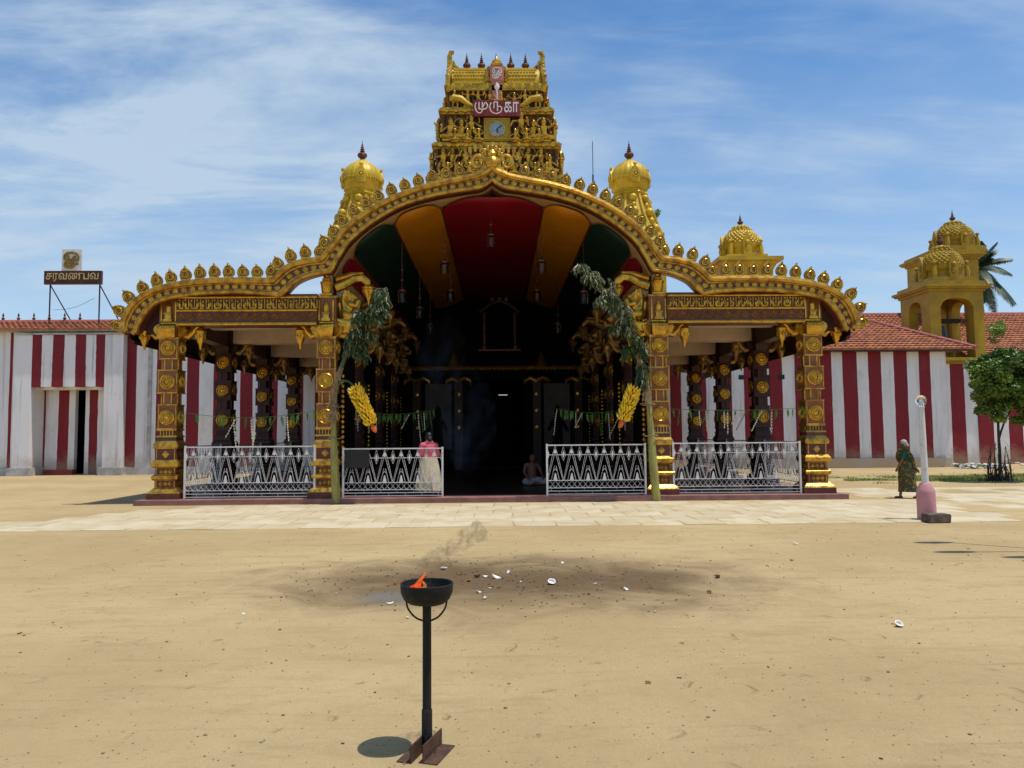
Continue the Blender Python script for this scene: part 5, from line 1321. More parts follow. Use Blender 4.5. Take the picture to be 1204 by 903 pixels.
# ------------------------------------------------------------------ hanging lamps under the vault
mb = MB(); mb.lathe([(.02, .34), (.10, .32), (.13, .22), (.10, .14), (.12, .05), (.10, 0), (.085, .0), (.10, .06), (.085, .14), (.11, .22), (.09, .30)], 14); LG = mb.mesh('lamp_glass', 'lamp_glass', 60)
mb = MB(); mb.lathe([(.105, .30), (.11, .34), (.05, .38), (.02, .44)], 12); LC = mb.mesh('lamp_cap', 'copper')
for i, (x, y, zt, zl) in enumerate(((-.05, 20.0, 7.45, 6.55), (-1.30, 20.3, 7.2, 5.9), (1.30, 20.2, 7.2, 5.9), (-2.45, 20.4, 6.8, 5.15), (2.45, 20.4, 6.8, 5.1), (-2.2, 22.6, 6.9, 5.05), (-2.1, 25.0, 6.9, 4.9), (1.3, 22.8, 7.2, 5.6), (-1.3, 22.8, 7.2, 5.6), (2.1, 25.0, 6.9, 4.9))):
    t_ = thing('hanging_lamp', (x, y, zl), ('glass bell lamp hanging under the middle of the red vault stripe', 'glass bell lamp nearest the porch front beside a red and orange seam', 'glass bell lamp nearest the porch front beside a red and orange seam', 'glass bell lamp hanging before the front end of a green vault stripe', 'glass bell lamp hanging before the front end of a green vault stripe', 'single glass bell lamp behind the second column pair, roof-sign side', 'glass bell lamp hanging deep in the vault by the third columns', 'glass bell lamp of the second rank beside a red and orange seam', 'glass bell lamp of the second rank beside a red and orange seam', 'glass bell lamp hanging deep in the vault by the third columns')[i], 'lamp', 'hanging lamps under the vault')
    obj('lamp_glass', LG, t_, (x, y, zl)); obj('lamp_cap', LC, t_, (x, y, zl))
    mb = MB(); mb.tube([(0, 0, .4), (0, 0, zt-zl)], .009, 5); mb.ball((0, 0, .62), .045); mb.ball((0, 0, .9), .035); obj('rod', mb.mesh('rod', 'copper'), t_, (x, y, zl))

# ------------------------------------------------------------------ banana plants tied to the inner columns
def banana_fruit(mb, base, out, down, ln, r_):
    a = Vector(base); o_ = Vector(out).normalized(); d = Vector(down).normalized()
    pts = [a, a+o_*ln*.35+d*ln*.02, a+o_*ln*.65-d*ln*.15, a+o_*ln*.8-d*ln*.42]
    mb.tube(pts, [r_*.5, r_, r_, r_*.35], 5)
def banana_plant(name, stem, bunch0, bunch1, leaf_specs, label, seed, dry=.15):
    rn = random.Random(seed)
    t_ = thing('banana_plant', stem[0], label, 'banana plant')
    P = spline(stem, 40)
    mb = MB(); mb.tube(P[:17], [.105-.0006*i*i*.35 for i in range(17)], 12); world_part('stem', mb, 'banana_stem', t_)
    mb = MB(); mb.tube(P[15:25], [.085-.003*i for i in range(10)], 9)
    for k in range(14):
        i = rn.randrange(15, 24); p = P[i]; mb.add([p+Vector((rn.uniform(-.09, .09), -.09, 0)), p+Vector((rn.uniform(-.09, .09), -.10, .02)), p+Vector((rn.uniform(-.14, .14), -.11, -rn.uniform(.2, .5)))], [(0, 1, 2)])
    world_part('dry_sheath', mb, 'banana_dry', t_)
    mb = MB(); mb.tube(P[23:], [.06-.0028*i for i in range(17)], 8); world_part('leaf_stalk', mb, 'banana_leaf', t_)
    for (b0, tip, droop, nst, isdry) in leaf_specs:
        b0 = Vector(b0); tip = Vector(tip); midp = b0.lerp(tip, .5)+Vector((0, 0, droop)); Q = spline([b0, midp, tip], 26)
        mb = MB(); mb.tube(Q, [.016-.0005*i for i in range(26)], 5)
        for i in range(2, 26):
            for s_ in (-1, 1):
                for _ in range(nst+1):
                    p = Q[i]; w_ = math.sin(PI*min(.97, .2+i/26*.8))*rn.uniform(.10, .29)
                    out = Vector((s_*rn.uniform(.1, 1), rn.uniform(-1, .7), rn.uniform(-.4, .5))).normalized(); dn = Vector((rn.uniform(-.35, .35), rn.uniform(-.3, .3), -1))
                    q1 = p+(out*.5+dn*.05)*w_; q2 = p+(out*rn.uniform(.5, 1.0)+dn*rn.uniform(.35, .8))*w_; q3 = q2+dn*w_*rn.uniform(.1, .5)-out*w_*rn.uniform(0, .3)
                    tv = Vector((rn.uniform(-1, 1), rn.uniform(-1, 1), rn.uniform(-.6, .6))).normalized()*rn.uniform(.006, .024)
                    mb.add([p-tv*.6, p+tv*.6, q1+tv, q1-tv, q2+tv*.8, q2-tv*.8, q3], [(0, 1, 2, 3), (3, 2, 4, 5), (5, 4, 6)], 1 if rn.random() < isdry+.08 else 0)
        world_part('leaf', mb, ['banana_leaf', 'dry_leaf'], t_, 60)
    B0, B1 = Vector(bunch0), Vector(bunch1); ax = (B1-B0).normalized()
    Pm = P[20]; mb = MB(); mb.tube(spline([P[21], (P[21]+B0)/2+Vector((0, -.05, .12)), B0, B1], 20), .028, 7); world_part('fruit_stalk', mb, 'banana_leaf', t_)
    mb = MB(); nh = 11
    u_ = ax.orthogonal().normalized(); v_ = ax.cross(u_)
    for h in range(nh):
        c = B0.lerp(B1, .03+.94*h/(nh-1)); nb = 13
        for k in range(nb):
            a = 2*PI*(k+.5*(h % 2))/nb+rn.uniform(-.12, .12); o_ = u_*math.cos(a)+v_*math.sin(a)
            banana_fruit(mb, c+o_*.02+ax*rn.uniform(-.02, .02), o_+ax*rn.uniform(-.1, .25), ax, rn.uniform(.185, .235)*(1-.25*abs(h/(nh-1)-.4)), .025)
    tag(world_part('banana_bunch', mb, 'banana_yellow', t_, 60), kind='stuff')
    mb = MB(); mb.tube([B1, B1+ax*.07, B1+ax*.15, B1+ax*.21], [.02, .062, .055, .012], 10); world_part('flower_bud', mb, 'flower_orange', t_)
    mb = MB()
    for z in (1.55, 2.3):
        p = min(P, key=lambda q: abs(q.z-z)); mb.tube([(p.x+math.cos(a)*.17, p.y+.08+math.sin(a)*.22, z+.02*math.sin(3*a)) for a in [2*PI*i/16 for i in range(16)]], .012, 5, closed=True)
    world_part('tie_rope', mb, 'banana_dry', t_)
yb = 18.3
banana_plant('a', [(-3.72, 18.28, 0.02), (-3.77, 18.26, 1.0), (-3.80, 18.27, 1.9), (-3.78, 18.26, 2.6), (-3.62, 18.22, 3.2), (-3.30, 18.12, 3.95), (-2.95, 18.02, 4.6), (-2.68, 17.95, 5.0)],
  (-3.26, 18.0, 2.72), (-2.84, 17.96, 1.86),
  [((-3.5, 18.2, 3.5), (-3.15, 17.95, 3.35), .35, 2, .05), ((-3.35, 18.15, 3.8), (-2.75, 17.9, 3.75), .28, 2, .05), ((-3.2, 18.1, 4.1), (-3.40, 17.9, 3.6), .2, 2, .05), ((-3.1, 18.05, 4.3), (-2.55, 17.85, 4.15), .22, 2, .1), ((-2.9, 18.0, 4.6), (-2.5, 17.85, 4.35), .18, 2, .2), ((-2.75, 17.98, 4.85), (-2.48, 17.9, 4.55), .28, 3, .2), ((-3.0, 18.0, 4.5), (-3.3, 17.9, 4.2), .12, 2, .1), ((-2.72, 17.95, 5.0), (-2.52, 18.0, 4.75), .15, 2, .35), ((-3.3, 18.1, 3.9), (-3.0, 18.2, 3.3), .2, 2, .0)],
  'banana plant with yellow bunch tied to the column beside the black board', 5)
banana_plant('b', [(3.86, 18.28, 0.02), (3.80, 18.26, .8), (3.76, 18.27, 1.6), (3.70, 18.26, 2.4), (3.58, 18.2, 3.1), (3.25, 18.1, 3.9), (2.75, 18.0, 4.8), (2.15, 17.9, 5.62)],
  (3.33, 18.0, 2.66), (3.03, 17.96, 1.92),
  [((3.55, 18.2, 3.3), (3.55, 17.95, 2.6), .25, 2, .0), ((3.45, 18.15, 3.5), (3.05, 17.9, 3.35), .22, 2, .0), ((3.3, 18.1, 3.8), (3.60, 17.9, 3.3), .3, 2, .05), ((3.2, 18.1, 4.0), (2.75, 17.9, 4.0), .15, 2, .1), ((3.0, 18.05, 4.35), (3.35, 17.85, 3.7), .3, 2, .15), ((2.85, 18.0, 4.65), (3.25, 17.9, 4.1), .32, 2, .25), ((2.75, 18.0, 4.8), (2.45, 17.9, 4.6), .12, 2, .2), ((2.6, 18.0, 5.0), (2.85, 17.9, 4.35), .3, 2, .35), ((2.45, 17.95, 5.2), (2.10, 17.9, 5.3), .1, 1, .3), ((2.3, 17.9, 5.4), (2.55, 17.9, 4.95), .22, 1, .4), ((2.2, 17.9, 5.55), (2.02, 17.9, 5.5), .06, 1, .5), ((2.95, 18.0, 4.5), (2.75, 18.0, 5.3), .25, 2, .4)],
  'banana plant with yellow bunch tied to the column on the lamp-post side of the entrance', 8, .3)

# ------------------------------------------------------------------ fire stand
FX, FY = -.27, 4.0
fs_ = thing('fire_stand', (FX, FY, 0), 'sooty iron fire bowl on a tall black pole with angle-iron feet', 'fire stand')
def fpart(name, mb, mname, sm=35): return obj(name, mb.mesh(name, mname, sm), fs_, (FX, FY, 0))
mb = MB(); mb.lathe([(.03, .735), (.09, .742), (.118, .765), (.134, .80), (.137, .842), (.132, .845), (.128, .842), (.125, .805), (.105, .775), (.06, .762), (.01, .76)], 32); mb.v = [tuple(Vector(p)+Vector(noise.noise_vector(Vector(p)*14))*.0028) for p in mb.v]; fpart('bowl', mb, 'soot_iron')
mb = MB(); mb.lathe([(.0225, .20), (.0225, .745)], 14); fpart('pole', mb, 'soot_iron')
mb = MB(); mb.lathe([(.027, .0), (.027, .205), (.025, .212), (.021, .213)], 14); fpart('sleeve', mb, 'soot_iron')
mb = MB()
for s_ in (-1, 1): mb.tube(spline([(s_*.105, -.02, .775), (s_*.095, -.02, .72), (s_*.06, -.015, .675), (s_*.022, -.01, .655)], 14), .005, 6)
fpart('ring_brace', mb, 'soot_iron')
for s_ in (-1, 1):
    mb = MB(); mb.T = Matrix.Translation((s_*.030, -.03, 0)) @ Matrix.Rotation(R(-18), 4, 'Z')
    mb.box(-.003, .003, -.12, .12, .0, .085) ; mb.box(min(0, s_*.075), max(0, s_*.075), -.12, .12, .0005, .006)
    fpart('angle_foot', mb, 'rust_iron', 0)
mb = MB(); mb.tube([(.045, -.06, .005), (.07, -.02, .12)], .0018, 4); fpart('incense_stick', mb, 'twig')
mb = MB()
for k in range(14): mb.ball((random.uniform(-.09, .09), random.uniform(-.09, .07), .775+random.uniform(0, .02)), (.02, .02, .012), 6, 4)
fpart('ember_ash', mb, 'ash')
mb = MB(); c = (-.04, -.02)
def flame(mb, x, y, z, h, r_, lean, m=0, ph=0):
    P_ = [(x+lean*u*u+.012*math.sin(5*u+ph), y+.008*math.cos(6*u+ph), z+h*u) for u in [i/9 for i in range(10)]]
    mb.tube(P_, [r_*(.55+1.1*u)*(1-u)**.75+.001 for u in [i/9 for i in range(10)]], 8, m)
flame(mb, -.05, -.03, .80, .045, .016, .03, 0, 1); flame(mb, -.03, -.02, .80, .085, .012, .015, 0, 2); flame(mb, -.075, .0, .80, .04, .012, .02, 0, 3); flame(mb, -.045, .01, .815, .085, .010, .03, 1, 4); flame(mb, -.02, .0, .80, .055, .011, .0, 1, 5)
fl = tag(obj('flame', mb.mesh('flame', ['flame', 'flame_tip'], 60), None, (FX, FY, 0)), 'small orange flame burning in the sooty bowl', 'flame')
mb = MB(); mb.tube(spline([(FX-.04, FY+.02, .90), (FX+.0, FY+.05, .955), (FX+.08, FY+.08, .99), (FX+.18, FY+.12, 1.04), (FX+.30, FY+.15, 1.10)], 18), [.022+.003*i for i in range(17)]+[.03], 10)
tag(obj('smoke', mb.mesh('smoke', 'fire_smoke')), 'thin brown smoke drifting up from the fire bowl', 'smoke', kind='stuff')
mb = MB(); mb.ball((0, 0, 0), (.85, .7, 1.6), 16, 12)
tag(obj('smoke', mb.mesh('smoke', 'incense_smoke'), None, (-.75, 22.5, 2.0)), 'pale incense smoke hanging in the dark entrance', 'smoke', kind='stuff')
mb = MB(); mb.ball((0, 0, 0), (.8, .7, 1.2), 16, 12)
tag(obj('smoke', mb.mesh('smoke', 'incense_smoke'), None, (-1.6, 23.0, 4.1)), 'pale incense smoke hanging in the dark entrance', 'smoke', kind='stuff')

# ------------------------------------------------------------------ people
def hand(mb, wrist, d, side):
    w_ = Vector(wrist); d = Vector(d).normalized(); sd_ = Vector(side).normalized(); nn_ = d.cross(sd_)
    mb.tube([w_, w_+d*.04, w_+d*.08], [.022, .036, .034], 8, flat=.45); 
    for k, ln_ in enumerate((.062, .072, .068, .052)):
        b0 = w_+d*.078+sd_*(-.026+.0175*k); p1 = b0+d*ln_*.5+nn_*.006; p2 = b0+d*ln_+nn_*.022
        capsule(mb, b0, p1, .0095, .009, 6); capsule(mb, p1, p2, .009, .008, 6)
    b0 = w_+d*.025-sd_*.026; p1 = b0-sd_*.022+d*.03; capsule(mb, b0, p1, .0115, .010, 6); capsule(mb, p1, p1+d*.03-sd_*.004, .010, .008, 6)
def head(mb, c, yaw=0.0, s_=1.0):
    c = Vector(c); M_ = Matrix.Rotation(yaw, 3, 'Z')
    def q(x, y, z): return c+M_ @ (Vector((x, y, z))*s_)
    mb.ball(c, (.092*s_, .078*s_, .108*s_), 14, 12); mb.ball(q(.03, 0, -.055), (.062*s_, .055*s_, .06*s_), 12, 8)
    capsule(mb, q(.088, 0, .01), q(.106, 0, -.026), .011*s_, .016*s_, 8); mb.ball(q(.087, 0, -.062), (.014*s_, .026*s_, .010*s_), 8, 6)
    for k in (-1, 1): mb.ball(q(-.005, k*.08, -.01), (.018*s_, .012*s_, .032*s_), 8, 6); mb.ball(q(.078, k*.033, .022), (.014*s_, .022*s_, .009*s_), 8, 6)
    capsule(mb, q(-.015, 0, -.09), q(-.03, 0, -.18), .048*s_, .055*s_, 10)
def eyes(parent, loc, c, rotz, s_=1.0):
    mb = MB()
    for k in (-1, 1): mb.ball((c[0]+.083*s_, c[1]+k*.033*s_, c[2]+.005*s_), .012*s_, 8, 6)
    o = obj('eye', mb.mesh('eye', 'black'), parent, loc); return o
def drape(rows, n=40, fold=.06, nf=13, m=0, seed=1, mb=None):
    """cloth hull: rows of (cx, cy, z, rx, ry)"""
    mb = mb or MB(); rn = random.Random(seed); ph = rn.uniform(0, 6); vs = []
    for j, (cx_, cy_, z, rx, ry) in enumerate(rows):
        for k in range(n):
            a = 2*PI*k/n; f = 1+fold*(.25+j/len(rows))*math.sin(nf*a+ph+.6*j)+.02*math.sin(3*a+j)
            vs.append((cx_+math.cos(a)*rx*f, cy_+math.sin(a)*ry*f, z))
    fs = [(j*n+k, j*n+(k+1) % n, (j+1)*n+(k+1) % n, (j+1)*n+k) for j in range(len(rows)-1) for k in range(n)]
    mb.add(vs, fs+[tuple(range(n)), tuple((len(rows)-1)*n+k for k in range(n))], m); return mb
# woman walking past the lamp post
PW = (9.9, 18.3, 0)
wp = thing('person', PW, 'woman in dark green patterned sari with grey hair walking behind the lamp post', 'person')
def ppart(t_, loc, name, me): return obj(name, me, t_, loc)
mb = MB(); hc = (.06, 0, 1.395); head(mb, hc, .15)
capsule(mb, (0, -.15, 1.19), (0, .15, 1.19), .065, .065); capsule(mb, (0, 0, .85), (.01, 0, 1.15), .14, .13); 
for s_, (e, h_) in ((-1, ((-.10, -.22, .97), (-.20, -.21, .78))), (1, ((.06, .22, .97), (.17, .17, .80)))):
    capsule(mb, (0, s_*.17, 1.19), e, .052, .042); capsule(mb, e, h_, .040, .027); hand(mb, h_, (Vector(h_)-Vector(e)), (1, 0, .2))
capsule(mb, (-.02, -.08, .82), (-.10, -.08, .45), .10, .06); capsule(mb, (-.10, -.08, .45), (-.26, -.08, .16), .06, .035); 
capsule(mb, (-.26, -.08, .15), (-.20, -.08, .035), .035, .03); capsule(mb, (-.20, -.08, .035), (-.14, -.08, .025), .03, .024)
capsule(mb, (.02, .08, .82), (.12, .08, .46), .10, .06); capsule(mb, (.12, .08, .46), (.16, .08, .07), .055, .035); capsule(mb, (.13, .08, .035), (.29, .085, .028), .034, .026)
body = ppart(wp, PW, 'body', remesh_blob(mb, 'body', 'skin', .008, 3))
mb = MB(); mb.ball((hc[0]-.02, 0, hc[2]+.025), (.098, .087, .10), 14, 10); mb.ball((hc[0]-.11, 0, hc[2]-.03), (.045, .05, .045), 10, 8)
ppart(wp, PW, 'hair', remesh_blob(mb, 'hair', 'hair_grey', .012, 2)); eyes(wp, PW, hc, 0)
mb = MB(); capsule(mb, (0, -.15, 1.19), (0, .15, 1.19), .08, .08); capsule(mb, (.0, 0, .95), (.01, 0, 1.15), .155, .145)
for s_, e in ((-1, (-.06, -.205, 1.06)), (1, (.035, .205, 1.06))): capsule(mb, (0, s_*.17, 1.19), e, .068, .062)
ppart(wp, PW, 'blouse', remesh_blob(mb, 'blouse', 'cloth_green', .012, 3))
mb = drape([(0, 0, .98, .165, .185), (-.01, 0, .85, .19, .205), (-.01, 0, .70, .22, .21), (0, 0, .52, .215, .185), (-.01, 0, .36, .225, .17), (-.02, 0, .24, .24, .16), (-.02, 0, .17, .25, .15)], seed=3)
ppart(wp, PW, 'sari_skirt', mb.mesh('sari_skirt', 'sari_olive', 60))
mb = MB(); pts = spline([(.10, -.18, .88), (.17, -.02, 1.02), (.13, .12, 1.18), (.02, .17, 1.275), (-.10, .13, 1.16), (-.17, .08, .95), (-.19, .06, .66)], 26); mb.tube(pts, [.085, .09, .09]+[.09]*20+[.10, .11, .11], 10, flat=.25)
ppart(wp, PW, 'sari_drape', mb.mesh('sari_drape', 'sari_olive', 60))
wp.rotation_euler = (0, 0, R(140)); wp.scale = (.86, .84, .93)
# woman in pink behind the notched gate railing
P2 = (-1.60, 18.92, .126)
w2 = thing('person', P2, 'woman in pink shawl and cream skirt standing behind the white gate railing', 'person')
mb = MB(); hc = (.02, 0, 1.43); head(mb, hc, 0)
capsule(mb, (0, -.15, 1.22), (0, .15, 1.22), .065, .065); capsule(mb, (0, 0, .85), (.01, 0, 1.15), .14, .13)
for s_ in (-1, 1):
    e, h_ = (.0, s_*.22, .98), (.16, s_*.12, .90); capsule(mb, (0, s_*.17, 1.22), e, .05, .042); capsule(mb, e, h_, .04, .027); hand(mb, h_, (.9, -s_*.4, .1), (0, .2*s_, 1))
    capsule(mb, (0, s_*.08, .82), (0, s_*.09, .45), .10, .06); capsule(mb, (0, s_*.09, .45), (-.01, s_*.09, .07), .055, .035); capsule(mb, (-.03, s_*.09, .035), (.13, s_*.10, .028), .034, .026)
ppart(w2, P2, 'body', remesh_blob(mb, 'body', 'skin', .008, 3))
mb = MB(); mb.ball((hc[0]-.02, 0, hc[2]+.02), (.10, .088, .105), 14, 10); mb.ball((hc[0]-.10, 0, hc[2]-.06), (.05, .06, .07), 10, 8); ppart(w2, P2, 'hair', remesh_blob(mb, 'hair', 'hair_dark', .012, 2)); eyes(w2, P2, hc, 0)
mb = MB(); capsule(mb, (0, -.15, 1.22), (0, .15, 1.22), .085, .085); capsule(mb, (0, 0, .82), (.01, 0, 1.15), .17, .16)
for s_ in (-1, 1): capsule(mb, (0, s_*.17, 1.22), (0, s_*.225, 1.0), .075, .07)
mb.ball((-.02, 0, 1.29), (.10, .12, .08)); ppart(w2, P2, 'shawl', remesh_blob(mb, 'shawl', 'cloth_pink', .012, 3))
mb = drape([(0, 0, .92, .18, .20), (0, 0, .75, .22, .24), (0, 0, .5, .26, .28), (0, 0, .3, .29, .31), (0, 0, .12, .31, .33)], seed=6, fold=.09); ppart(w2, P2, 'skirt', mb.mesh('skirt', 'cloth_cream', 60))
w2.rotation_euler = (0, 0, R(115))
# man seated on the floor in the entrance
P3 = (1.08, 22.5, .126)
w3 = thing('person', P3, 'bare-chested man in white wrap sitting cross-legged on the dark entrance floor', 'person')
mb = MB(); hc = (.05, 0, .80); head(mb, hc, 0)
capsule(mb, (-.02, 0, .14), (.0, 0, .52), .15, .15); capsule(mb, (0, -.17, .58), (0, .17, .58), .07, .07)
for s_ in (-1, 1):
    e, h_ = (.08, s_*.27, .36), (.26, s_*.24, .24); capsule(mb, (0, s_*.19, .58), e, .055, .045); capsule(mb, e, h_, .043, .03); hand(mb, h_, (.9, -s_*.3, -.3), (0, s_, 0))
    capsule(mb, (0, s_*.1, .12), (.30, s_*.30, .12), .10, .075); capsule(mb, (.30, s_*.30, .12), (.30, -s_*.05, .06), .06, .042); capsule(mb, (.30, -s_*.05, .06), (.36, -s_*.14, .045), .04, .028)
ppart(w3, P3, 'body', remesh_blob(mb, 'body', 'skin', .009, 3))
mb = MB(); mb.ball((hc[0]-.02, 0, hc[2]+.025), (.097, .085, .10), 14, 10); ppart(w3, P3, 'hair', remesh_blob(mb, 'hair', 'hair_dark', .012, 2)); eyes(w3, P3, hc, 0)
mb = MB(); mb.ball((0, 0, .12), (.22, .24, .13))
for s_ in (-1, 1): capsule(mb, (.0, s_*.1, .13), (.30, s_*.32, .12), .125, .10); capsule(mb, (.30, s_*.30, .10), (.28, s_*.05, .07), .085, .065)
ppart(w3, P3, 'wrap', remesh_blob(mb, 'wrap', 'cloth_white', .014, 3))
w3.rotation_euler = (0, 0, R(-70))

# ------------------------------------------------------------------ lamp post and block
LP = (7.86, 13.85, 0)
lp = thing('lamp_post', LP, 'white lamp post with glass globe on a pink concrete base', 'lamp post')
mb = MB(); mb.lathe([(.155, 0), (.16, .05), (.158, .50), (.152, .54), (.09, .66), (.07, .67)], 20); obj('base', mb.mesh('base', 'pink_paint'), lp, LP)
mb = MB(); mb.lathe([(.060, .6), (.056, 1.4), (.050, 2.02), (.058, 2.03), (.058, 2.06), (.04, 2.07)], 16); obj('post', mb.mesh('post', 'white_paint'), lp, LP)
mb = MB(); mb.lathe([(.045, 2.065), (.075, 2.085), (.095, 2.14), (.093, 2.19), (.07, 2.235), (.03, 2.258), (.004, 2.26)], 20); obj('globe', mb.mesh('globe', 'lamp_glass', 60), lp, LP)
mb = MB(); mb.lathe([(.025, 2.06), (.03, 2.1), (.035, 2.15), (.015, 2.18)], 10); obj('bulb', mb.mesh('bulb', 'board_white', 60), lp, LP)
lp.rotation_euler = (0, R(-.6), 0)
mb = MB(); mb.box(-.2, .2, -.14, .14, 0, .15)
bm = bmesh.new(); me = mb.mesh('stone_block', 'concrete', 0); bm.from_mesh(me); bmesh.ops.bevel(bm, geom=bm.edges[:], offset=.015, segments=2, affect='EDGES')
bmesh.ops.subdivide_edges(bm, edges=bm.edges[:], cuts=2, use_grid_fill=True)
for v in bm.verts: v.co += Vector(noise.noise_vector(v.co*9))*.012
for v in bm.verts: v.co.z = max(v.co.z, 0)
bm.to_mesh(me); bm.free()
tag(obj('stone_block', me, None, (7.80, 13.46, 0), .05), 'rough concrete block lying against the pink lamp post base', 'block')

# ------------------------------------------------------------------ young tree with stick guard
TP = (15.95, 24.1, 0)
tr_ = thing('young_tree', TP, 'young round-crowned green tree in front of the striped wall', 'tree')
rn = random.Random(21)
mb = MB()
mb.tube(spline([(15.98, 24.1, 0), (16.02, 24.1, .8), (15.98, 24.05, 1.6), (16.05, 24.1, 2.4), (16.2, 24.1, 3.2), (16.1, 24.1, 4.2)], 24), [.055-.0018*i for i in range(24)], 8)
mb.tube(spline([(16.0, 24.1, 1.3), (16.2, 24.12, 1.8), (16.45, 24.1, 2.3), (16.7, 24.1, 2.9)], 16), [.035-.0012*i for i in range(16)], 7)
for k in range(12):
    a = rn.uniform(0, 2*PI); z = rn.uniform(2.0, 3.6); p = Vector((16.1, 24.1, z)); mb.tube(spline([p, p+Vector((math.cos(a)*.4, math.sin(a)*.4, .3)), p+Vector((math.cos(a)*.95, math.sin(a)*.9, .5))], 8), [.02-.002*i for i in range(8)], 5)
world_part('trunk', mb, 'dark_bark', tr_)
mb = MB()
clumps = []
while len(clumps) < 100:
    q = Vector((rn.uniform(-1, 1), rn.uniform(-1, 1), rn.uniform(-1, 1)))
    if .25 < q.length < 1: clumps.append(((16.45+q.x*1.22, 24.1+q.y*1.0, 3.12+q.z*1.12), rn.uniform(.2, .4)))
clumps += [((17.3, 24, 3.3), .5), ((17.4, 24, 2.6), .5), ((15.45, 24, 2.25), .25), ((15.7, 24, 3.9), .25), ((16.0, 24, 2.0), .3), ((16.7, 24, 1.95), .3)]
for c, r_ in clumps: leaves(mb, c, (r_, r_, r_*.65), 300, .10, rn, 0 if rn.random() < .7 else 1)
leaves(mb, (16.08, 24.1, 4.80), (.30, .3, .26), 260, .085, rn, 1); leaves(mb, (16.25, 24.1, 4.95), (.18, .2, .22), 120, .085, rn, 1); leaves(mb, (16.0, 24.1, 4.5), (.16, .2, .15), 70, .08, rn, 0)
world_part('crown', mb, ['leaf', 'leaf_light'], tr_, 0)
gd = thing('stick_guard', (15.95, 24.1, 0), 'dark bundle of thorny sticks guarding the trunk of the young tree', 'tree guard')
for k in range(16):
    a = 2*PI*k/16+rn.uniform(-.1, .1); r_ = rn.uniform(.22, .36); h = rn.uniform(.5, 1.25)
    mb = MB(); mb.tube([(15.98+math.cos(a)*r_*1.1, 24.1+math.sin(a)*r_, 0), (15.98+math.cos(a)*r_+rn.uniform(-.05, .05), 24.1+math.sin(a)*r_, h*.5), (15.98+math.cos(a)*r_*.8+rn.uniform(-.1, .1), 24.1+math.sin(a)*r_*.8, h)], [.02, .017, .008], 5)
    for q in range(6):
        z = rn.uniform(.1, h); p = Vector((15.98+math.cos(a)*r_*(1.05-.2*z/h), 24.1+math.sin(a)*r_, z)); mb.tube([p, p+Vector((rn.uniform(-.12, .12), rn.uniform(-.1, .1), rn.uniform(.02, .15)))], .006, 4)
    world_part('stick', mb, 'dark_bark', gd)
mb = MB()
for k in range(60):
    a = rn.uniform(0, 2*PI); r_ = rn.uniform(.05, .5); p = Vector((15.85+math.cos(a)*r_*1.1, 24.0+math.sin(a)*r_, .02+max(0, .4-r_)*rn.random()*.7)); mb.tube([p, p+Vector((rn.uniform(-.25, .25), rn.uniform(-.2, .2), rn.uniform(.0, .22)))], .012, 4)
tag(world_part('brushwood', mb, 'dark_bark', gd), kind='stuff')

# ------------------------------------------------------------------ palm behind the towers
PP = (36.4, 56.0, 0)
pm = thing('coconut_palm', PP, 'coconut palm crown showing behind the ochre domed tower', 'palm')
mb = MB(); mb.tube(spline([(36.9, 56, 0), (36.7, 56, 5), (36.3, 56, 10), (36.0, 56, 13.6)], 20), [.26-.005*i for i in range(20)], 9); world_part('trunk', mb, 'bark', pm)
rn = random.Random(5); top = Vector((36.0, 56.0, 13.6))
for k in range(38):
    az = 2*PI*k/26*2.618+rn.uniform(-.2, .2); el = rn.uniform(-.5, 1.25); ln_ = rn.uniform(2.3, 3.2)
    d = Vector((math.cos(az)*math.cos(el), math.sin(az)*math.cos(el), math.sin(el)))
    Q = [top+d*ln_*u+Vector((0, 0, -2.1*u*u*math.cos(el))) for u in [i/22 for i in range(23)]]
    mb = MB(); mb.tube(Q, [.05-.002*i for i in range(23)], 5)
    for i in range(2, 23):
        t0 = (Q[i]-Q[i-1]).normalized(); sd_ = t0.cross(Vector((0, 0, 1))); sd_ = sd_.normalized() if sd_.length > .05 else Vector((1, 0, 0))
        for s_ in (-1, 1):
            for h in (0, .5):
                p = Q[i-1].lerp(Q[i], h); L_ = .85*math.sin(PI*(.15+.8*i/24))*rn.uniform(.8, 1.1); e = p+sd_*s_*L_*.75+t0*L_*.45+Vector((0, 0, -L_*.5)); mdp = p.lerp(e, .5)+Vector((0, 0, .08)); wv = t0*.055
                mb.add([p-wv, p+wv, mdp+wv, mdp-wv, e], [(0, 1, 2, 3), (3, 2, 4)])
    world_part('frond', mb, 'palm_leaf', pm, 0)

# ------------------------------------------------------------------ off-frame lamp standard whose shadow falls on the sand at the right
LS = (9.3, 9.6, 0)
st_ = thing('lamp_standard', LS, 'tall grey pole with three lamp arms beside the yard', 'lamp post')
mb = MB(); mb.lathe([(.09, 0), (.07, 3), (.05, 6.2)], 10); obj('pole', mb.mesh('pole', 'steel_grey'), st_, LS)
for dx, dy, z, nm in ((-1.10, .91, 6.0, 'a'), (-1.31, .04, 6.0, 'b'), (-.70, -.43, 6.0, 'c')):
    mb = MB(); mb.tube(spline([(0, 0, z-.5), (dx*.4, dy*.4, z), (dx, dy, z)], 12), .025, 6); obj('arm', mb.mesh('arm', 'steel_grey'), st_, LS)
    mb = MB(); mb.ball((dx-.22, dy+.02, z-.02), (.30, .10, .07), 12, 8); obj('lamp_head', mb.mesh('lamp_head', 'board_white'), st_, LS)

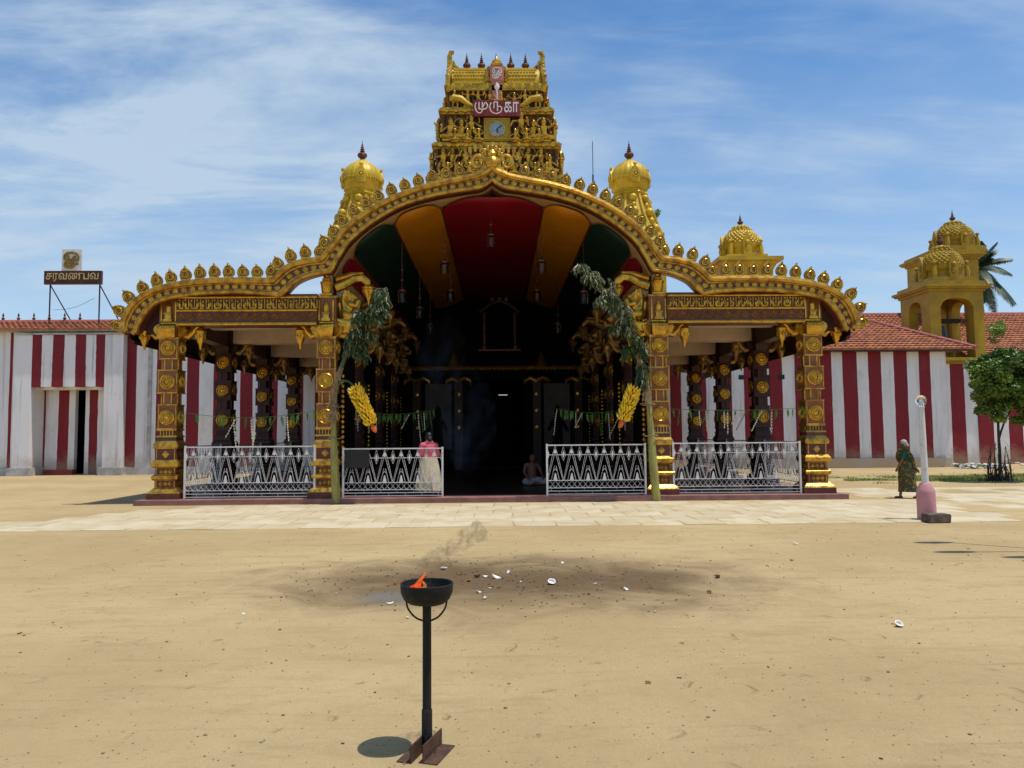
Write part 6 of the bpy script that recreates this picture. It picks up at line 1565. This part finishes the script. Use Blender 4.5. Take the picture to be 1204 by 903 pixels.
# ------------------------------------------------------------------ grass strip, litter, coconut pieces
rn = random.Random(77); mb = MB()
for _ in range(30000):
    x = rn.uniform(11.5, 24); y = 25.6+(x-15)*.12+rn.gauss(0, .75)
    if noise.noise(Vector((x*.7, y*1.1, 3))) < -.12+.25*(x < 13.5): continue
    a = rn.uniform(0, 2*PI); h = rn.uniform(.03, .10); w_ = .012; lx, ly = rn.uniform(-.05, .05), rn.uniform(-.05, .05)
    mb.add([(x-math.cos(a)*w_, y-math.sin(a)*w_, 0), (x+math.cos(a)*w_, y+math.sin(a)*w_, 0), (x+lx, y+ly, h)], [(0, 1, 2)])
tag(obj('grass', mb.mesh('grass', 'grass', 0)), 'thin strip of short grass below the striped wall', 'grass', kind='stuff')
mb = MB()
for _ in range(260):
    x, y = rn.uniform(-9, 10), rn.uniform(2.8, 13.2); a = rn.uniform(0, PI); ln_ = rn.uniform(.003, .010)*(1 if rn.random() < .92 else 2.2)
    mb.T = Matrix.Translation((x, y, .003)) @ Matrix.Rotation(a, 4, 'Z'); mb.box(-ln_, ln_, -ln_*.35, ln_*.35, -.003, .004, rn.choice((0, 0, 0, 1, 2)))
for _ in range(2600):      # grit and clods of sand
    y = 2.6+rn.random()**1.6*10; x = rn.uniform(-.75, .75)*y+.1; s_ = rn.uniform(.0025, .007)*(1 if rn.random() < .93 else 2.0); mb.T = None
    mb.ball((x, y, s_*.25), (s_, s_*rn.uniform(.6, 1), s_*.6), 5, 3, 3)
for _ in range(330):
    x, y = rn.gauss(.1, 1.2), rn.gauss(8.6, .8); a = rn.uniform(0, PI); ln_ = rn.uniform(.003, .013)
    mb.T = Matrix.Translation((x, y, .003)) @ Matrix.Rotation(a, 4, 'Z'); mb.box(-ln_, ln_, -ln_*.5, ln_*.5, -.003, .006, rn.choice((0, 0, 1, 2, 2)))
mb.T = None
tag(obj('litter', mb.mesh('litter', ['twig', 'dry_leaf', 'ash', 'grit'], 0)), 'fine twigs, husk crumbs and leaf scraps strewn over the sand', 'litter', kind='stuff')
def shell_piece(seed, frac, thick, r_, mats):
    """broken piece of a coconut: curved shell, brown outside, white inside"""
    rn = random.Random(seed); bm = bmesh.new(); bmesh.ops.create_icosphere(bm, subdivisions=3, radius=r_)
    bmesh.ops.bisect_plane(bm, geom=bm.verts[:]+bm.edges[:]+bm.faces[:], plane_co=(0, 0, -r_*(1-2*frac)), plane_no=(.15*math.sin(seed), .1, 1), clear_outer=True)
    if frac < .45: bmesh.ops.bisect_plane(bm, geom=bm.verts[:]+bm.edges[:]+bm.faces[:], plane_co=(r_*.1, 0, -r_), plane_no=(1, .3*math.cos(seed), .2), clear_outer=True)
    for v in bm.verts:
        if v.is_boundary: v.co += Vector(noise.noise_vector(v.co*60+Vector((0, seed, 0))))*.003
    for v in bm.verts: v.co += Vector(noise.noise_vector(v.co*22+Vector((seed, 0, 0))))*.004
    me = bpy.data.meshes.new('coconut_piece'); bm.normal_update(); 
    outer_ = bm.faces[:]
    ret = bmesh.ops.solidify(bm, geom=bm.faces[:], thickness=thick)
    for f in bm.faces:
        c = f.calc_center_median(); f.material_index = 1 if f.normal.dot(c) < .0 or abs(f.normal.dot(c.normalized())) < .5 else 0
    zmin = min(v.co.z for v in bm.verts)
    for v in bm.verts: v.co.z -= zmin
    bm.to_mesh(me); bm.free()
    for mm in mats: me.materials.append(MATS[mm])
    me.polygons.foreach_set('use_smooth', [True]*len(me.polygons)); me.set_sharp_from_angle(angle=R(40)); return me
HALF = [shell_piece(i, .48, .012, .052, ['coconut_brown', 'coconut_white']) for i in range(2)]
CHIP = [shell_piece(10+i, .22, .010, .055, ['coconut_white', 'coconut_white']) for i in range(3)]
HUSK = [shell_piece(20+i, .40, .018, .06, ['coconut_brown', 'coconut_brown']) for i in range(2)]
PIECES = [('W', -.56, 9.26, 1.2), ('W', .07, 8.63, 1.5), ('H', .66, 8.30, 1.3), ('W', .20, 9.0, .8), ('W', -.10, 7.88, .9), ('W', -.05, 7.62, .7), ('W', -.93, 7.42, .9), ('W', 1.12, 8.30, .6), ('W', 1.40, 7.93, .9), ('W', .88, 9.6, .8), ('U', 2.53, 8.55, 1.1), ('U', 2.20, 7.73, .8), ('U', 1.0, 7.75, .5), ('U', -.25, 8.50, 1.1), ('U', -.35, 8.9, 1.0), ('U', -.75, 8.7, 1.2), ('U', -1.0, 8.4, .9), ('W', -.72, 8.0, .7), ('W', -1.55, 7.9, .5), ('W', -2.2, 7.05, .6), ('W', -.7, 6.85, .6), ('W', 1.5, 6.95, .5), ('H', 3.38, 6.36, 1.05), ('W', 4.35, 11.0, 1.1), ('W', .0, 8.1, .6), ('W', -.8, 8.25, .6), ('W', -.65, 7.65, .5), ('U', 1.1, 7.95, .5), ('W', .35, 8.45, .6), ('U', 3.75, 9.6, .6), ('U', 1.05, 5.0, .5), ('W', -.05, 8.75, .9), ('U', -.15, 8.75, 1.2)]
for i, (k, x, y, s_) in enumerate(PIECES):
    if k == 'H': me, lab, nm = HALF[i % 2], ('half coconut shell lying alone on clean sand, white flesh up' if x > 2 else 'half coconut shell with black rim lying on the burnt patch'), 'coconut_half'
    elif k == 'W': me, lab, nm = CHIP[i % 3], 'white chip of broken coconut flesh lying on the sand', 'coconut_chip'
    else: me, lab, nm = HUSK[i % 2], 'brown piece of coconut husk lying on the sand', 'coconut_husk'
    o = obj(nm, me, None, (x, y, 0.0), scale=s_*.85); o.rotation_euler = (random.uniform(-.5, .5), random.uniform(-.5, .5), random.uniform(0, 6))
    if k == 'U': o.rotation_euler = (random.uniform(-.15, .15), random.uniform(-.15, .15), random.uniform(0, 6)); o.scale = (s_*.62,)*3
    if k == 'H': o.rotation_euler = (R(38), R(8), 0); o.scale = (s_*.62,)*3
    zmin = min((o.rotation_euler.to_matrix() @ v.co).z for v in me.vertices)*o.scale[0]
    o.location.z = -zmin-.002
    tag(o, lab, 'coconut', {'H': None, 'W': 'white coconut chips on the sand', 'U': 'coconut husk pieces on the sand'}[k])
# rags and rubbish at the foot of the wall
rn = random.Random(31); mb = MB()
for _ in range(90):
    x = 19.8+abs(rn.gauss(0, 1.0)); y = 32.6+rn.gauss(0, .25); a = rn.uniform(0, PI)
    mb.T = Matrix.Translation((x, y, .05+rn.random()*.15)) @ Matrix.Rotation(a, 4, 'Z') @ Matrix.Rotation(rn.uniform(-.6, .6), 4, 'X'); s_ = rn.uniform(.06, .16); mb.ball((0, 0, 0), (s_, s_*.7, s_*.35), 6, 4, rn.choice((0, 0, 0, 1, 2)))
tag(obj('rubbish_heap', mb.mesh('rubbish_heap', ['rag_white', 'rag_blue', 'rag_green'], 0)), 'heap of pale rags and rubbish at the foot of the striped wall', 'rubbish', kind='stuff')
print('paving slabs', cnt, 'objects', len(bpy.data.objects))
